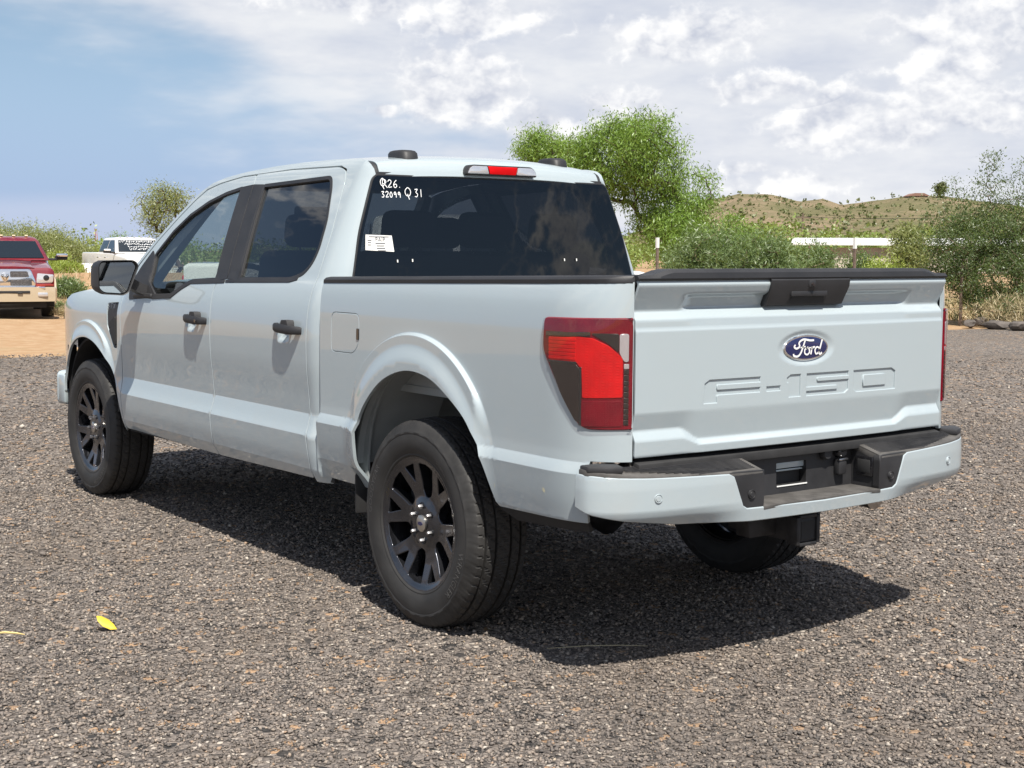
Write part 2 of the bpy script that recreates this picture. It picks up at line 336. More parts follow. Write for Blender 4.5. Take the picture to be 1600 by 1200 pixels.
def panel(name, parent, m, outline, F, holes=(), step=(.03, .03), lip=.014, off=0, seg=.025, edge=.0015, flip=1, sy=1, rings=(), rows=()):
    """a sheet-metal panel: a 2-D outline with holes, laid on the surface F(u,v), with rolled edges and analytic normals"""
    O = dense(outline, seg); H = [dense(h, seg) for h in holes]
    allp = list(O); edges = [(i, (i+1) % len(O)) for i in range(len(O))]
    for h in H:
        b = len(allp); allp += h; edges += [(b+i, b+(i+1) % len(h)) for i in range(len(h))]
    A = np.array(O); lo, hi = A.min(0), A.max(0)
    gu = np.arange(lo[0]+step[0]*.5, hi[0], step[0]); gv = np.arange(lo[1]+step[1]*.5, hi[1], step[1])
    if len(rows): gv = np.array(sorted([g for g in gv if min(abs(g-r_) for r_ in rows) > .009]+[r_+q_ for r_ in rows for q_ in (-.0065, -.0018, .0018, .0065)]))
    if len(gu) and len(gv):
        U, V = np.meshgrid(gu, gv); G = np.stack([U.ravel(), V.ravel()], -1)
        mg = min(step)*.45 if not len(rows) else .004; k = inside(G, O) & ~near(G, np.array(O), mg)
        for h in H: k &= ~inside(G, h) & ~near(G, np.array(h), mg)
        for (cx, cz, rl, a0, a1) in rings:
            rr = np.hypot(G[:, 0]-cx, G[:, 1]-cz); k &= ~((rr > min(rl)-.008) & (rr < max(rl)+.008) & (G[:, 1] > cz-.02))
        for (cx, cz, rl, a0, a1) in rings:
            Q = np.array([(cx+r_*math.cos(t), cz+r_*math.sin(t)) for r_ in rl for t in np.linspace(a0, a1, int(max(rl)*(a1-a0)/.009))]); kk = inside(Q, O) & ~near(Q, np.array(O), .004)
            for h in H: kk &= ~inside(Q, h) & ~near(Q, np.array(h), .004)
            allp += [tuple(p) for p in Q[kk]]
        allp += [tuple(p) for p in G[k]]
    vs, _, fs, *_ = delaunay_2d_cdt([Vector((float(p[0]), float(p[1]))) for p in allp], edges, [], 0, 1e-6)
    V2 = np.array([(v.x, v.y) for v in vs]); T = np.array([f[:] for f in fs if len(f) == 3])
    cen = V2[T].mean(1); k = inside(cen, O)
    for h in H: k &= ~inside(cen, h)
    T = T[k]; used = np.unique(T); rm = -np.ones(len(V2), int); rm[used] = np.arange(len(used)); V2 = V2[used]; T = rm[T]
    u, v = V2[:, 0], V2[:, 1]; e = 1e-3
    P = F(u, v); du = F(u+e, v)-F(u-e, v); dv = F(u, v+e)-F(u, v-e); n = np.cross(du, dv); n /= np.linalg.norm(n, axis=1)[:, None]+1e-12
    n *= flip
    P = P+n*off
    fn = np.cross(P[T[:, 1]]-P[T[:, 0]], P[T[:, 2]]-P[T[:, 0]]); bad = np.einsum('ij,ij->i', fn, n[T[:, 0]]) < 0
    T[bad] = T[bad][:, ::-1]
    ed = {}
    for t in T:
        for i in range(3): ed[(t[i], t[(i+1) % 3])] = 1
    bd = [(a, b) for a, b in ed if (b, a) not in ed]
    faces = [tuple(t) for t in T]; verts = [P]; norms = [n]; base = len(P)
    if lip and bd:
        bi = sorted({a for e_ in bd for a in e_}); ix = {a: i for i, a in enumerate(bi)}; out = np.zeros((len(bi), 3))
        for a, b in bd:
            o = np.cross(P[b]-P[a], n[a]); o /= np.linalg.norm(o)+1e-12; out[ix[a]] += o; out[ix[b]] += o
        out /= np.linalg.norm(out, axis=1)[:, None]+1e-12; pb = P[bi]; nb = n[bi]
        rings = [(pb, nb), (pb+out*edge*.7-nb*edge*.3, nb*.7+out*.7), (pb+out*edge-nb*edge, out), (pb+out*edge-nb*lip, out)]
        K = len(bi)
        for pr, nr in rings: verts.append(pr); norms.append(nr/np.linalg.norm(nr, axis=1)[:, None])
        for a, b in bd:
            i, j = ix[a], ix[b]
            for q in range(3): faces.append((base+q*K+j, base+q*K+i, base+(q+1)*K+i, base+(q+1)*K+j))
    Vv = np.concatenate(verts); Nn = np.concatenate(norms)
    if sy < 0: Vv = Vv*[1, -1, 1]; Nn = Nn*[1, -1, 1]; faces = [f[::-1] for f in faces]
    me = bpy.data.meshes.new(name); me.from_pydata(Vv.tolist(), [], faces); me.update()
    me.polygons.foreach_set('use_smooth', [True]*len(me.polygons)); me.normals_split_custom_set_from_vertices(Nn.tolist())
    return link(name, me, m, parent)
def text_polys(s, size=1.0, res=3):
    """the built-in letters as a mesh: verts (x,y) and faces"""
    c = bpy.data.curves.new('t', 'FONT'); c.body = s; c.size = size; c.resolution_u = res; c.fill_mode = 'FRONT'
    o = bpy.data.objects.new('t', c); COL.objects.link(o); dg = bpy.context.evaluated_depsgraph_get(); me = o.evaluated_get(dg).to_mesh()
    v = [tuple(p.co) for p in me.vertices]; f = [tuple(p.vertices) for p in me.polygons]
    o.evaluated_get(dg).to_mesh_clear(); bpy.data.objects.remove(o); bpy.data.curves.remove(c)
    return v, f
def ribbon(name, strokes, F, width, m, parent, off=.001, thick=.0008):
    """flat pen strokes on a surface F(u,v) -> point; strokes in (u,v)"""
    V = []; Fc = []
    for st in strokes:
        w = width
        if isinstance(st, tuple) and isinstance(st[0], list): st, w = st
        P = np.array(st, float); t = np.gradient(P, axis=0); t /= np.linalg.norm(t, axis=1)[:, None]+1e-9
        nn = np.stack([-t[:, 1], t[:, 0]], -1); ww = np.array(w if isinstance(w, (list, tuple, np.ndarray)) else [w]*len(P))[:, None]
        A, B = P+nn*ww/2, P-nn*ww/2; b = len(V); V += [F(*p, off) for p in A]+[F(*p, off) for p in B]; k = len(P)
        for i in range(k-1): Fc.append((b+i, b+i+1, b+k+i+1, b+k+i))
    return mk(name, V, Fc, m, parent)

# ================================================================== surfaces of the big pickup (x forward from rear axle, y left, z up)
def pchip(xs, ys):
    xs = np.array(xs, float); ys = np.array(ys, float); h = np.diff(xs); d = np.diff(ys)/h
    m = np.zeros(len(xs)); m[0] = d[0]; m[-1] = d[-1]
    for i in range(1, len(xs)-1):
        if d[i-1]*d[i] > 0:
            w1 = 2*h[i]+h[i-1]; w2 = h[i]+2*h[i-1]; m[i] = (w1+w2)/(w1/d[i-1]+w2/d[i])
    def f(x):
        x = np.clip(np.asarray(x, float), xs[0], xs[-1]); i = np.clip(np.searchsorted(xs, x)-1, 0, len(xs)-2); t = (x-xs[i])/h[i]
        return (1+2*t)*(1-t)**2*ys[i]+t*(1-t)**2*h[i]*m[i]+t*t*(3-2*t)*ys[i+1]+t*t*(t-1)*h[i]*m[i+1]
    return f
def sst(a, b, x):
    t = np.clip((np.asarray(x, float)-a)/(b-a), 0, 1); return t*t*(3-2*t)
GZ, GY = [1.36, 1.40, 1.60, 1.80, 1.86, 1.90, 1.93], [.903, .888, .806, .717, .688, .655, .62]
def creased(*segs):
    """smooth spans that meet in sharp creases"""
    fs = [(z_[0], z_[-1], pchip(z_, y_)) for z_, y_ in segs]
    def f(z):
        z = np.asarray(z, float); out = fs[0][2](z)
        for a, b, g in fs[1:]: out = np.where(z > a, g(z), out)
        return out
    return f
PD = creased(([.40, .45, .49, .512], [.868, .915, .938, .949]), ([.512, .58, .664], [.949, .960, .9665]), ([.664, .70, .758], [.9665, .953, .9375]),
             ([.758, .83, 1.0, 1.09, 1.16, 1.23, 1.30, 1.34]+GZ, [.9375, .943, .958, .960, .957, .949, .931, .914]+GY))
PB = creased(([.45, .55, .575], [.88, .938, .950]), ([.575, .65, .738], [.950, .964, .9755]), ([.738, .757, .778], [.9755, .968, .958]), ([.778, .82, 1.0, 1.2, 1.30, 1.36, 1.395, 1.44, 1.95], [.958, .956, .957, .955, .947, .931, .913, .88, .60]))
PF = pchip([.40, .45, .50, .66, .75, .9, 1.1, 1.17, 1.23, 1.27, 1.30, 1.95], [.91, .93, .945, .962, .955, .953, .955, .945, .915, .86, .80, .5])
def S(x, z):
    x = np.asarray(x, float); z = np.asarray(z, float)
    wb = sst(.84, .80, x); wf = sst(3.05, 3.25, x)*sst(1.34, 1.28, z)
    zz = z
    y = PD(zz)*(1-wb)*(1-wf)+PB(z)*wb+PF(z)*wf*(1-wb)
    fade = sst(.70, .98, z)
    r = np.hypot(x-.02, z-.595); w = .011+.14*(1-fade)
    fl = sst(.572, .572-w, r)*(.021+.016*sst(.53, .455, r))*sst(.50, .62, z)
    rf = np.hypot(x-3.70, z-.58); w = .011+.11*(1-fade)
    fl2 = sst(.485, .485-w, rf)*(.021+.016*sst(.455, .385, rf))
    y = y+np.maximum(fl*sst(1.0, .85, x), fl2*sst(2.9, 3.1, x))
    for hx in (2.165, 1.135):                        # cups behind the door handles
        q = np.hypot((x-hx)/.062, (z-1.112)/.046); y = y-.022*sst(1.0, .35, q)
    return y-.11*np.clip((x-3.85)/.6, 0, 1.3)**2
def wrap(L, th, p, x0, n=200):
    s = np.linspace(0, L, n); a = th*(s/L)**p
    cs = lambda g: np.concatenate([[0], np.cumsum((g[1:]+g[:-1])/2*np.diff(s))])
    return s, x0-cs(np.cos(a)), -cs(np.sin(a))
BW = wrap(.3737, R(72), 1.953, -.80); CW = wrap(.1758, R(70), 1.012, .90)
def wr(u, W, x0):
    u = np.asarray(u, float); s = np.maximum(x0-u, 0); ex = np.maximum(s-W[0][-1], 0)
    return np.where(u >= x0, u, np.interp(s, W[0], W[1])), np.interp(s, W[0], W[2])-ex
def bedP(u, z):
    x, d = wr(u, BW, -.80); sy_ = S(np.maximum(x, -.9), z); k_ = np.clip((S(-.9, np.asarray(z, float))-.815)/.142, .5, 1.25)
    return np.stack([x, sy_+d*k_, np.broadcast_to(np.asarray(z, float), x.shape)], -1)
def cabP(u, z):
    x, d = wr(u, CW, .90); z = np.broadcast_to(np.asarray(z, float), x.shape); t = sst(1.30, 1.88, z)
    return np.stack([np.where(x < .90, .90-(.90-x)*(1-.40*t), x), S(np.maximum(x, .86), z)+d*(1-.50*t), z], -1)
def tri_smooth(z, zs, ds, w=.004): return (np.interp(z-w, zs, ds)+2*np.interp(z, zs, ds)+np.interp(z+w, zs, ds)+np.interp(z-w/2, zs, ds)+np.interp(z+w/2, zs, ds))/6
def tailP(y, z):
    y = np.asarray(y, float); z = np.asarray(z, float); ay = np.abs(y)
    zl = .885-.045*sst(.61, .505, ay)
    zp = np.where(z < zl, .79+(z-.79)*(.095/(zl-.79)), np.where(z < .95, .95-(.95-z)*(.065/(.95-zl)), z))
    K = [.79, .80, .852, .885, .945, 1.221, 1.229, 1.258, 1.286, 1.374, 1.386, 1.398]
    do = tri_smooth(zp, K, [.004, .010, .012, -.006, .010, .010, .006, .006, -.018, .022, .018, .006])
    K2 = [.79, .80, .852, .885, .945, 1.221, 1.229, 1.262, 1.298, 1.336, 1.342, 1.374, 1.386, 1.398]
    dm = tri_smooth(zp, K2, [.004, .010, .012, -.006, .010, .010, .006, .004, -.033, -.015, .0075, .022, .018, .006])
    m = sst(.615, .535, ay); d = do*(1-m)+dm*m
    el = np.hypot(y/.150, (z-1.14)/.064); d = d-.007*sst(1.05, .72, el)
    return np.stack([-1.112-.018*(1-(y/.81)**2)-d, y, z+0*y], -1)

truck = empty('pickup_truck'); tag(truck, 'large pale grey crew cab pickup truck parked on the dark gravel in the foreground', 'pickup truck')

FARCH = [(3.175, .425), (3.20, .56), (3.235, .68), (3.30, .79), (3.395, .875), (3.52, .938), (3.66, .962), (3.81, .945), (3.93, .885), (4.01, .79), (4.06, .68), (4.075, .60)]
RARCH = [(.452, .50), (.435, .62), (.415, .765), (.345, .868), (.21, .968), (.04, 1.018), (-.125, 1.005), (-.26, .945), (-.368, .872), (-.44, .778), (-.482, .70), (-.525, .578)]
LAMP = rounded([(-.812, 1.262), (-1.170, 1.267), (-1.170, .893), (-.992, .890), (-.845, 1.098), (-.810, 1.150)], [.02, .004, .004, .045, .05, .03], 5)
FUEL = rounded([(.690, 1.222), (.455, 1.222), (.455, 1.10), (.500, 1.055), (.690, 1.055)], [.035, .035, .03, .03, .03], 5)
FWIN = rounded([(2.855, 1.455), (2.72, 1.583), (2.575, 1.672), (2.40, 1.738), (2.22, 1.780), (2.055, 1.802), (2.003, 1.551), (1.951, 1.335), (2.235, 1.322), (2.335, 1.290), (2.455, 1.243), (2.675, 1.234), (2.80, 1.30)], [.02, 0, 0, .02, .02, .004, 0, .004, .03, .02, .03, .01, .01], 4)
RWIN = rounded([(1.800, 1.806), (1.128, 1.822), (1.082, 1.765), (1.008, 1.618), (.985, 1.49), (1.000, 1.425), (1.050, 1.378), (1.16, 1.351), (1.693, 1.340)], [.006, .03, .02, .03, .05, .04, .04, .04, .006], 4)
def flipface(sy): return -1   # u runs forward, v up: the cross product points inwards on the left
def body_side(sy):
    T = truck; L = sy
    # ---- front fender
    fo = [(3.173, 1.285), (3.173, .50)]+[p for p in catmull(FARCH, 5) if p[1] > .435]+[(4.12, .585), (4.32, .70), (4.37, .95), (4.33, 1.13), (4.1, 1.205), (3.6, 1.265)]
    VENT = rounded([(3.385, 1.175), (3.215, 1.185), (3.235, .915), (3.285, .915), (3.385, 1.04)], .012, 3)
    f = panel('front_fender', T, PAINT, fo, cabP, [VENT], flip=-1, sy=L, step=(.022, .022), rings=[(3.70, .58, [.492, .488, .485, .482, .479, .476, .473, .469, .458, .445, .43, .415, .40], -.05, 3.19)])
    panel('fender_vent', f, BLACKP, shrink(VENT, .002), cabP, [], off=-.006, flip=-1, sy=L)
    panel('vent_scoop', f, LINER, rounded([(3.345, 1.06), (3.25, 1.10), (3.255, .935), (3.275, .935), (3.345, 1.03)], .01, 3), cabP, [], off=.004, flip=-1, sy=L)
    V = [((3.355-i*.031, 1.125+j*.0), (3.335-i*.031, 1.165)) for i in range(4) for j in range(1)]
    # ---- doors
    fd = [(3.164, 1.29), (3.164, .46), (1.939, .452), (1.939, 1.30), (1.924, 1.34), (1.827, 1.343), (1.871, 1.53), (1.931, 1.812), (1.951, 1.862), (2.10, 1.858), (2.34, 1.832), (2.485, 1.803), (2.59, 1.745), (2.72, 1.655), (2.88, 1.533), (3.03, 1.395), (3.08, 1.325)]
    fd = shrink(rounded(fd, [.02, .03, .01, .02, .01, .004, 0, 0, .01, 0, .03, .03, 0, 0, 0, .03, .02], 3), .0005)
    d1 = panel('front_door', T, PAINT, fd, cabP, [FWIN], step=(.025, .02), flip=-1, sy=L, rows=(.512, .664, .758))
    rd = [(1.9305, .452), (1.9305, 1.30), (1.9155, 1.335), (1.8185, 1.343), (1.8625, 1.53), (1.9225, 1.812), (1.9425, 1.866), (1.58, 1.873), (1.09, 1.866), (1.02, 1.848), (.985, 1.80), (.957, 1.69), (.925, 1.555), (.912, 1.40), (.914, 1.20), (.922, .85), (.922, .70), (.905, .55), (.905, .47)]
    rd = shrink(rounded(rd, [.01, .02, .01, .004, 0, 0, .01, 0, .04, .04, .03, .03, .03, .03, .03, .03, .02, .01, .02], 3), .0005)
    d2 = panel('rear_door', T, PAINT, rd, cabP, [RWIN], step=(.025, .02), flip=-1, sy=L, rows=(.512, .664, .758))
    # ---- cab side outside the doors: roof rail, rear pillar, sill end
    xs = [.726, .755, .80, .86, .95, 1.2, 1.5, 1.8, 2.1, 2.3, 2.45, 2.56, 2.66, 2.80, 2.95, 3.08, 3.17]
    zs = [1.826, 1.848, 1.868, 1.886, 1.898, 1.907, 1.908, 1.902, 1.886, 1.866, 1.84, 1.797, 1.735, 1.635, 1.515, 1.40, 1.31]
    top = list(zip(xs, zs))
    hol = [(3.150, 1.29), (3.11, 1.325), (3.04, 1.405), (2.885, 1.542), (2.725, 1.664), (2.595, 1.754), (2.49, 1.811), (2.34, 1.840), (2.10, 1.866), (1.58, 1.880), (1.085, 1.874), (1.013, 1.855), (.977, 1.80), (.949, 1.69), (.917, 1.555), (.904, 1.40), (.906, 1.20), (.914, .85), (.914, .70), (.897, .55), (.897, .455)]
    so_ = top+[(3.166, 1.29)]+hol[0:]+[(.80, .455), (.735, .50), (.726, 1.36)]
    panel('cab_side', T, PAINT, so_, cabP, [], step=(.02, .025), flip=-1, sy=L, seg=.02)
    # ---- glass, rubber, black pillars
    for (W, dr, gm) in ((FWIN, d1, GLASS_F), (RWIN, d2, GLASS_P)):
        panel('window', dr, gm, shrink(W, -.004), cabP, [], off=-.010, lip=0, flip=-1, sy=L)
        panel('window_seal', dr, BLACKP, shrink(W, -.006), cabP, [shrink(W, .010)], off=.0022, lip=.014, edge=.001, flip=-1, sy=L, step=(.2, .2))
    panel('pillar_trim', d1, BLACKP, [(2.046, 1.806), (1.9305, 1.814), (1.870, 1.53), (1.8265, 1.342), (1.946, 1.333), (1.998, 1.551)], cabP, off=.003, lip=.009, edge=.001, flip=-1, sy=L)
    panel('pillar_trim', d2, BLACKP, [(1.923, 1.814), (1.808, 1.810), (1.756, 1.579), (1.701, 1.340), (1.819, 1.342), (1.863, 1.53)], cabP, off=.003, lip=.009, edge=.001, flip=-1, sy=L)
    panel('belt_molding', d1, BLACKP, [(1.838, 1.336), (1.838, 1.322), (2.232, 1.310), (2.330, 1.279), (2.452, 1.230), (2.70, 1.216), (2.70, 1.240), (2.455, 1.246), (2.335, 1.296), (2.237, 1.327)], cabP, off=.004, lip=.008, flip=-1, sy=L)
    panel('belt_molding', d2, BLACKP, [(1.825, 1.336), (1.825, 1.325), (1.16, 1.339), (1.09, 1.35), (1.09, 1.366), (1.16, 1.353), (1.69, 1.342)], cabP, off=.004, lip=.008, flip=-1, sy=L)
    panel('mirror_sail', d1, BLACKP, rounded([(2.86, 1.455), (2.805, 1.31), (2.685, 1.225), (3.03, 1.205), (3.045, 1.28), (3.00, 1.375), (2.90, 1.48)], .01, 2), cabP, off=.003, lip=.01, flip=-1, sy=L)
    # ---- bed side
    bo = [(.792, 1.346), (.792, .78), (.822, .60), (.835, .485)]+[(.46, .482)]+[p for p in catmull(RARCH, 5)]+[(-.54, .562), (-1.018, .572), (-1.018, .70), (-1.018, .755), (-1.03, .785), (-1.172, .785), (-1.172, 1.384), (-.6, 1.3735)]
    b = panel('bed_side', T, PAINT, bo, bedP, [LAMP, shrink(FUEL, -.003)], step=(.022, .022), flip=-1, sy=L, seg=.016, rows=(.575, .738, .778), rings=[(.02, .595, [.580, .575, .572, .569, .566, .563, .560, .556, .545, .530, .513, .496, .480, .465], -.05, 3.19)])
    fl = panel('fuel_door', b, PAINT, shrink(FUEL, .003), bedP, off=.0, flip=-1, sy=L, edge=.003)
    panel('pull_tab', fl, GLOSSB, rounded([(.472, 1.16), (.455, 1.16), (.455, 1.115), (.472, 1.115)], .004, 2), bedP, off=.003, flip=-1, sy=L)
    # dark lower trim behind the rear wheel
    panel('lower_trim', T, LINER, [(-.50, .57), (-1.00, .58), (-1.00, .525), (-.58, .50), (-.51, .53)], bedP, off=-.02, flip=-1, sy=L)
    # ---- tail lamp
    lp = panel('tail_lamp', T, REDD, shrink(LAMP, .005), bedP, off=.006, flip=-1, sy=L, step=(.02, .02), lip=.03, edge=.005)
    def lens(nm, mt, pts, off, r=.006, **k): panel(nm, lp, mt, rounded(pts, r, 3), bedP, off=off, flip=-1, sy=L, step=(.02, .02), lip=.004, edge=.0015, **k)
    lens('brake_lens', REDB, [(-.845, 1.193), (-.985, 1.200), (-1.036, 1.196), (-1.089, 1.172), (-1.134, 1.133), (-1.134, 1.003), (-1.002, .998), (-.998, 1.092), (-.977, 1.117), (-.850, 1.118)], .0085)
    for k in range(6): lens('reflector_rib', REDB, [(-.850, 1.124+k*.0125), (-.972, 1.124+k*.0125), (-.972, 1.132+k*.0125), (-.850, 1.132+k*.0125)], .0105, .001)
    lens('tail_lens', REDD, [(-.998, .984), (-1.134, .990), (-1.132, .907), (-.998, .902)], .0085)
    lens('turn_lens', SMOKE, [(-.853, 1.108), (-.968, 1.113), (-.987, 1.094), (-.988, .915), (-.973, .920), (-.915, 1.0)], .0085)
    lens('smoked_lens', SMOKE, [(-1.030, 1.213), (-1.121, 1.213), (-1.121, 1.155), (-1.085, 1.184)], .0085)
    lens('reverse_lens', CLEAR, [(-1.125, 1.213), (-1.153, 1.213), (-1.153, 1.122), (-1.140, 1.122), (-1.125, 1.150)], .0088)
    for k in range(11): lens('led_cell', SMOKE if k % 2 else CLEAR if k == 0 else SMOKE, [(-1.140, 1.113-k*.0188), (-1.154, 1.113-k*.0188), (-1.154, 1.099-k*.0188), (-1.140, 1.099-k*.0188)], .0088, .001)
    panel('outer_lens', lp, GLASS_L, shrink(LAMP, .006), bedP, off=.0135, flip=-1, sy=L, step=(.02, .02), lip=.006, edge=.003)
    lens('lens_bar', GLOSSB, [(-.832, 1.2125), (-1.025, 1.2165), (-1.025, 1.2045), (-.832, 1.2005)], .0095, .003)
    lens('lens_rim', GLOSSB, [(-.989, 1.099), (-.996, 1.099), (-.996, .905), (-.989, .905)], .0098, .001)
    lens('lens_rim', GLOSSB, [(-.845, 1.1165), (-.975, 1.1165), (-.975, 1.1105), (-.848, 1.1105)], .0098, .001)
    # ---- rail cap along the bed
    rings = []
    for u_ in [.775, .70, .3, -.2, -.6]+list(np.linspace(-.78, -1.166, 12)):
        zb_ = 1.346+.038*(.792-u_)/1.964; q0 = bedP(np.array([u_]), np.array([zb_]))[0]; xx, yo = float(q0[0]), float(q0[1])+.004; yi = min(.80, yo-.05)
        ring = [(yo, zb_-.001), (yo+.001, zb_+.012), (yo-.008, zb_+.021), (yo-.03, zb_+.025), (yi+.015, zb_+.025), (yi, zb_+.015), (yi, zb_-.03), (yo-.02, zb_-.012)]
        rings.append([(xx+(.5*(zb_+.025-z_) if u_ == .775 else 0), y_*L, z_) for y_, z_ in ring])
    loft('bed_rail_cap', rings, CAPP, T)
    # ---- inside of the bed and wheel housing
    prism('bed_inner_wall', [(.74, .93), (.74, 1.345), (-1.06, 1.375), (-1.06, .93)], 'y', L*.795, L*.780, INNER, T)
    arc = [(.02+.50*math.cos(a), .575+.47*math.sin(a)) for a in np.linspace(.02, math.pi-.02, 26)]; arc2 = [(.02+.515*math.cos(a), .575+.485*math.sin(a)) for a in np.linspace(math.pi-.02, .02, 26)]
    prism('wheel_housing', arc+arc2, 'y', L*.55, L*.93, INNER, T)
    arc = [(3.66+.405*math.cos(a), .55+.395*math.sin(a)) for a in np.linspace(0, math.pi, 26)]; arc2 = [(3.66+.42*math.cos(a), .55+.41*math.sin(a)) for a in np.linspace(math.pi, 0, 26)]
    prism('wheel_housing', arc+arc2, 'y', L*.50, L*.945, LINER, T)
    prism('inner_fender', [(.75, .50), (.75, 1.30), (-1.0, 1.30), (-1.0, .62), (-.46, .62)]+[(.02+.46*math.cos(a), .60+.45*math.sin(a)) for a in np.linspace(math.pi, 0, 20)]+[(.48, .50)], 'y', L*.900, L*.890, INNER, T)
    prism('inner_fender', [(4.12, .62), (4.12, 1.08), (3.2, 1.15), (3.2, .45)]+[(3.68+.42*math.cos(a), .55+.41*math.sin(a)) for a in np.linspace(math.pi, 0, 20)], 'y', L*.875, L*.865, LINER, T)
    box('arch_liner', (4.088, L*.922, .72), (.03, .05, .34), LINER, T, .004)
    prism('inner_sill', [(3.2, .44), (3.2, 1.22), (2.0, 1.26), (1.0, 1.27), (.78, 1.2), (.78, .46)], 'y', L*.895, L*.875, LINER, T)
    # ---- mud flap and handles
    prism('mud_flap', [(L*.70, .545), (L*.935, .555), (L*.945, .535), (L*.945, .375), (L*.72, .36)], 'x', .505, .515, LINER, T, .003)
    for hx, dr in ((2.10, d1), (1.085, d2)):
        yb = float(S(hx, 1.13))
        sec = []
        for t in np.linspace(-1, 1, 13):
            x = hx+t*.128; o = .042*(1-abs(t)**4)+.004; hh = .021*(1-.25*t*t); zc = 1.132+.006*t
            yy = .957+o; dep = .02 if abs(t) < .75 else .03
            sec.append([(x, L*(yy-dep), zc-hh), (x, L*(yy-.006), zc-hh), (x, L*yy, zc-hh*.55), (x, L*yy, zc+hh*.55), (x, L*(yy-.006), zc+hh), (x, L*(yy-dep), zc+hh)])
        loft('door_handle', sec, BLACKP, dr)
        sec = [[(hx-.022+w*.032*k, L*(.957+q), zt) for w in (-1, 1) for q in ((.0, .036) if w < 0 else (.036, .0))] for zt, k in ((1.145, 1.1), (1.162, 1), (1.172, .75))]
        loft('handle_bezel', sec, BLACKP, dr, smooth=50)
    return d1
d_left = body_side(1); d_right = body_side(-1)
# key cylinder on the driver's door handle
lathe('key_cylinder', [(0, .004), (.008, .004), (.009, 0)], GLOSSB, d_left, 16, 'y', center=(2.02, 1.0, 1.128))
# "STX"-like raised badge strokes on the fender vent plate
ribbon('vent_badge', [([(3.365, 1.168), (3.338, 1.170), (3.338, 1.155), (3.365, 1.152), (3.365, 1.138), (3.338, 1.140)]), ([(3.328, 1.171), (3.292, 1.174)]), ([(3.310, 1.172), (3.310, 1.143)]), ([(3.282, 1.174), (3.252, 1.148)]), ([(3.252, 1.176), (3.282, 1.145)])],
       lambda u, v, o: tuple(cabP(np.array([u]), np.array([v]))[0]+np.array([0, o+.004, 0])), .005, mat('badge_grey', (.16, .16, .17), .4, .5), truck)

# ---- roof, following a centre profile down the back to the window header
RP = [(.790, 1.826), (.806, 1.868), (.832, 1.900), (.885, 1.921), (1.0, 1.934), (1.25, 1.944), (1.6, 1.945), (1.95, 1.931), (2.25, 1.902), (2.44, 1.868), (2.50, 1.852)]
rp = np.array(catmull(RP, 12)); rs = np.concatenate([[0], np.cumsum(np.hypot(*np.diff(rp, axis=0).T))]); RL = rs[-1]
def roofP(s, y):
    s = np.asarray(s, float); y = np.asarray(y, float); x = np.interp(s, rs, rp[:, 0]); z = np.interp(s, rs, rp[:, 1]); k = (y/.66)**2
    rear = sst(.25, .0, s)
    return np.stack([x+.030*k*rear+.10*k*sst(RL-.8, RL, s)*-1, y, z-(.012+.018*sst(0, .2, s))*k-.012*k*k], -1)
rib = lambda y0: [( .30, y0-.03), (RL-.25, y0-.03), (RL-.25, y0+.03), (.30, y0+.03)]
panel('roof', truck, PAINT, [(.004, -.632), (RL, -.60), (RL, .60), (.004, .632)], roofP, flip=1, step=(.03, .04), lip=.02)
for L in (1, -1):
    panel('roof_ditch', truck, BLACKP, [(0, L*.637), (.12, L*.637), (RL, L*.604), (RL, L*.63), (.12, L*.662), (0, L*.660)], roofP, flip=1, off=-.004, step=(.05, .05), lip=.01)
    # grey cover humps on the roof
    cx, cy = .945, L*.435
    hump = []
    for zz, sx, sy_ in ((1.90, .082, .050), (1.930, .080, .048), (1.941, .068, .042), (1.945, .048, .032), (1.946, .01, .005)):
        hump.append([(cx+.012*(zz-1.9)/.08+sx*math.copysign(abs(math.cos(a))**.6, math.cos(a)), cy+sy_*math.copysign(abs(math.sin(a))**.6, math.sin(a)), zz) for a in np.linspace(0, 2*math.pi, 24, endpoint=False)])
    loft('roof_cover', hump, BLACKP, truck, smooth=50)
# ---- back of the cab
def backP(y, z):
    y = np.asarray(y, float); z = np.asarray(z, float)
    return np.stack([.738+.062*(z-1.373)/.447+.022*(y/.75)**2+.0*z, y, z], -1)
BWIN = rounded([(-.803, 1.36), (.803, 1.36), (.757, 1.56), (.672, 1.80), (.655, 1.817), (-.655, 1.817), (-.672, 1.80), (-.757, 1.56)], [.004, .004, .05, .02, .02, .02, .02, .05], 3)
panel('cab_back', truck, PAINT, [(-.80, .60), (.80, .60), (.80, 1.365), (-.80, 1.365)], lambda y, z: backP(y, z)+np.array([.002, 0, 0]), flip=-1, step=(.1, .1))
bwp = panel('rear_window', truck, GLASS_B, BWIN, backP, flip=-1, off=.004, lip=.006, edge=.001, step=(.06, .06))
panel('window_seal', bwp, BLACKP, shrink(BWIN, -.006), backP, [shrink(BWIN, .012)], flip=-1, off=.002, lip=.012, edge=.002, step=(.2, .2))
panel('window_header', truck, BLACKP, [(-.655, 1.815), (.655, 1.815), (.65, 1.835), (-.65, 1.835)], backP, flip=-1, off=-.006, step=(.1, .1))
def backS(u, v, o): p = backP(np.array([u]), np.array([v]))[0]; return (p[0]-.008-o, p[1], p[2])
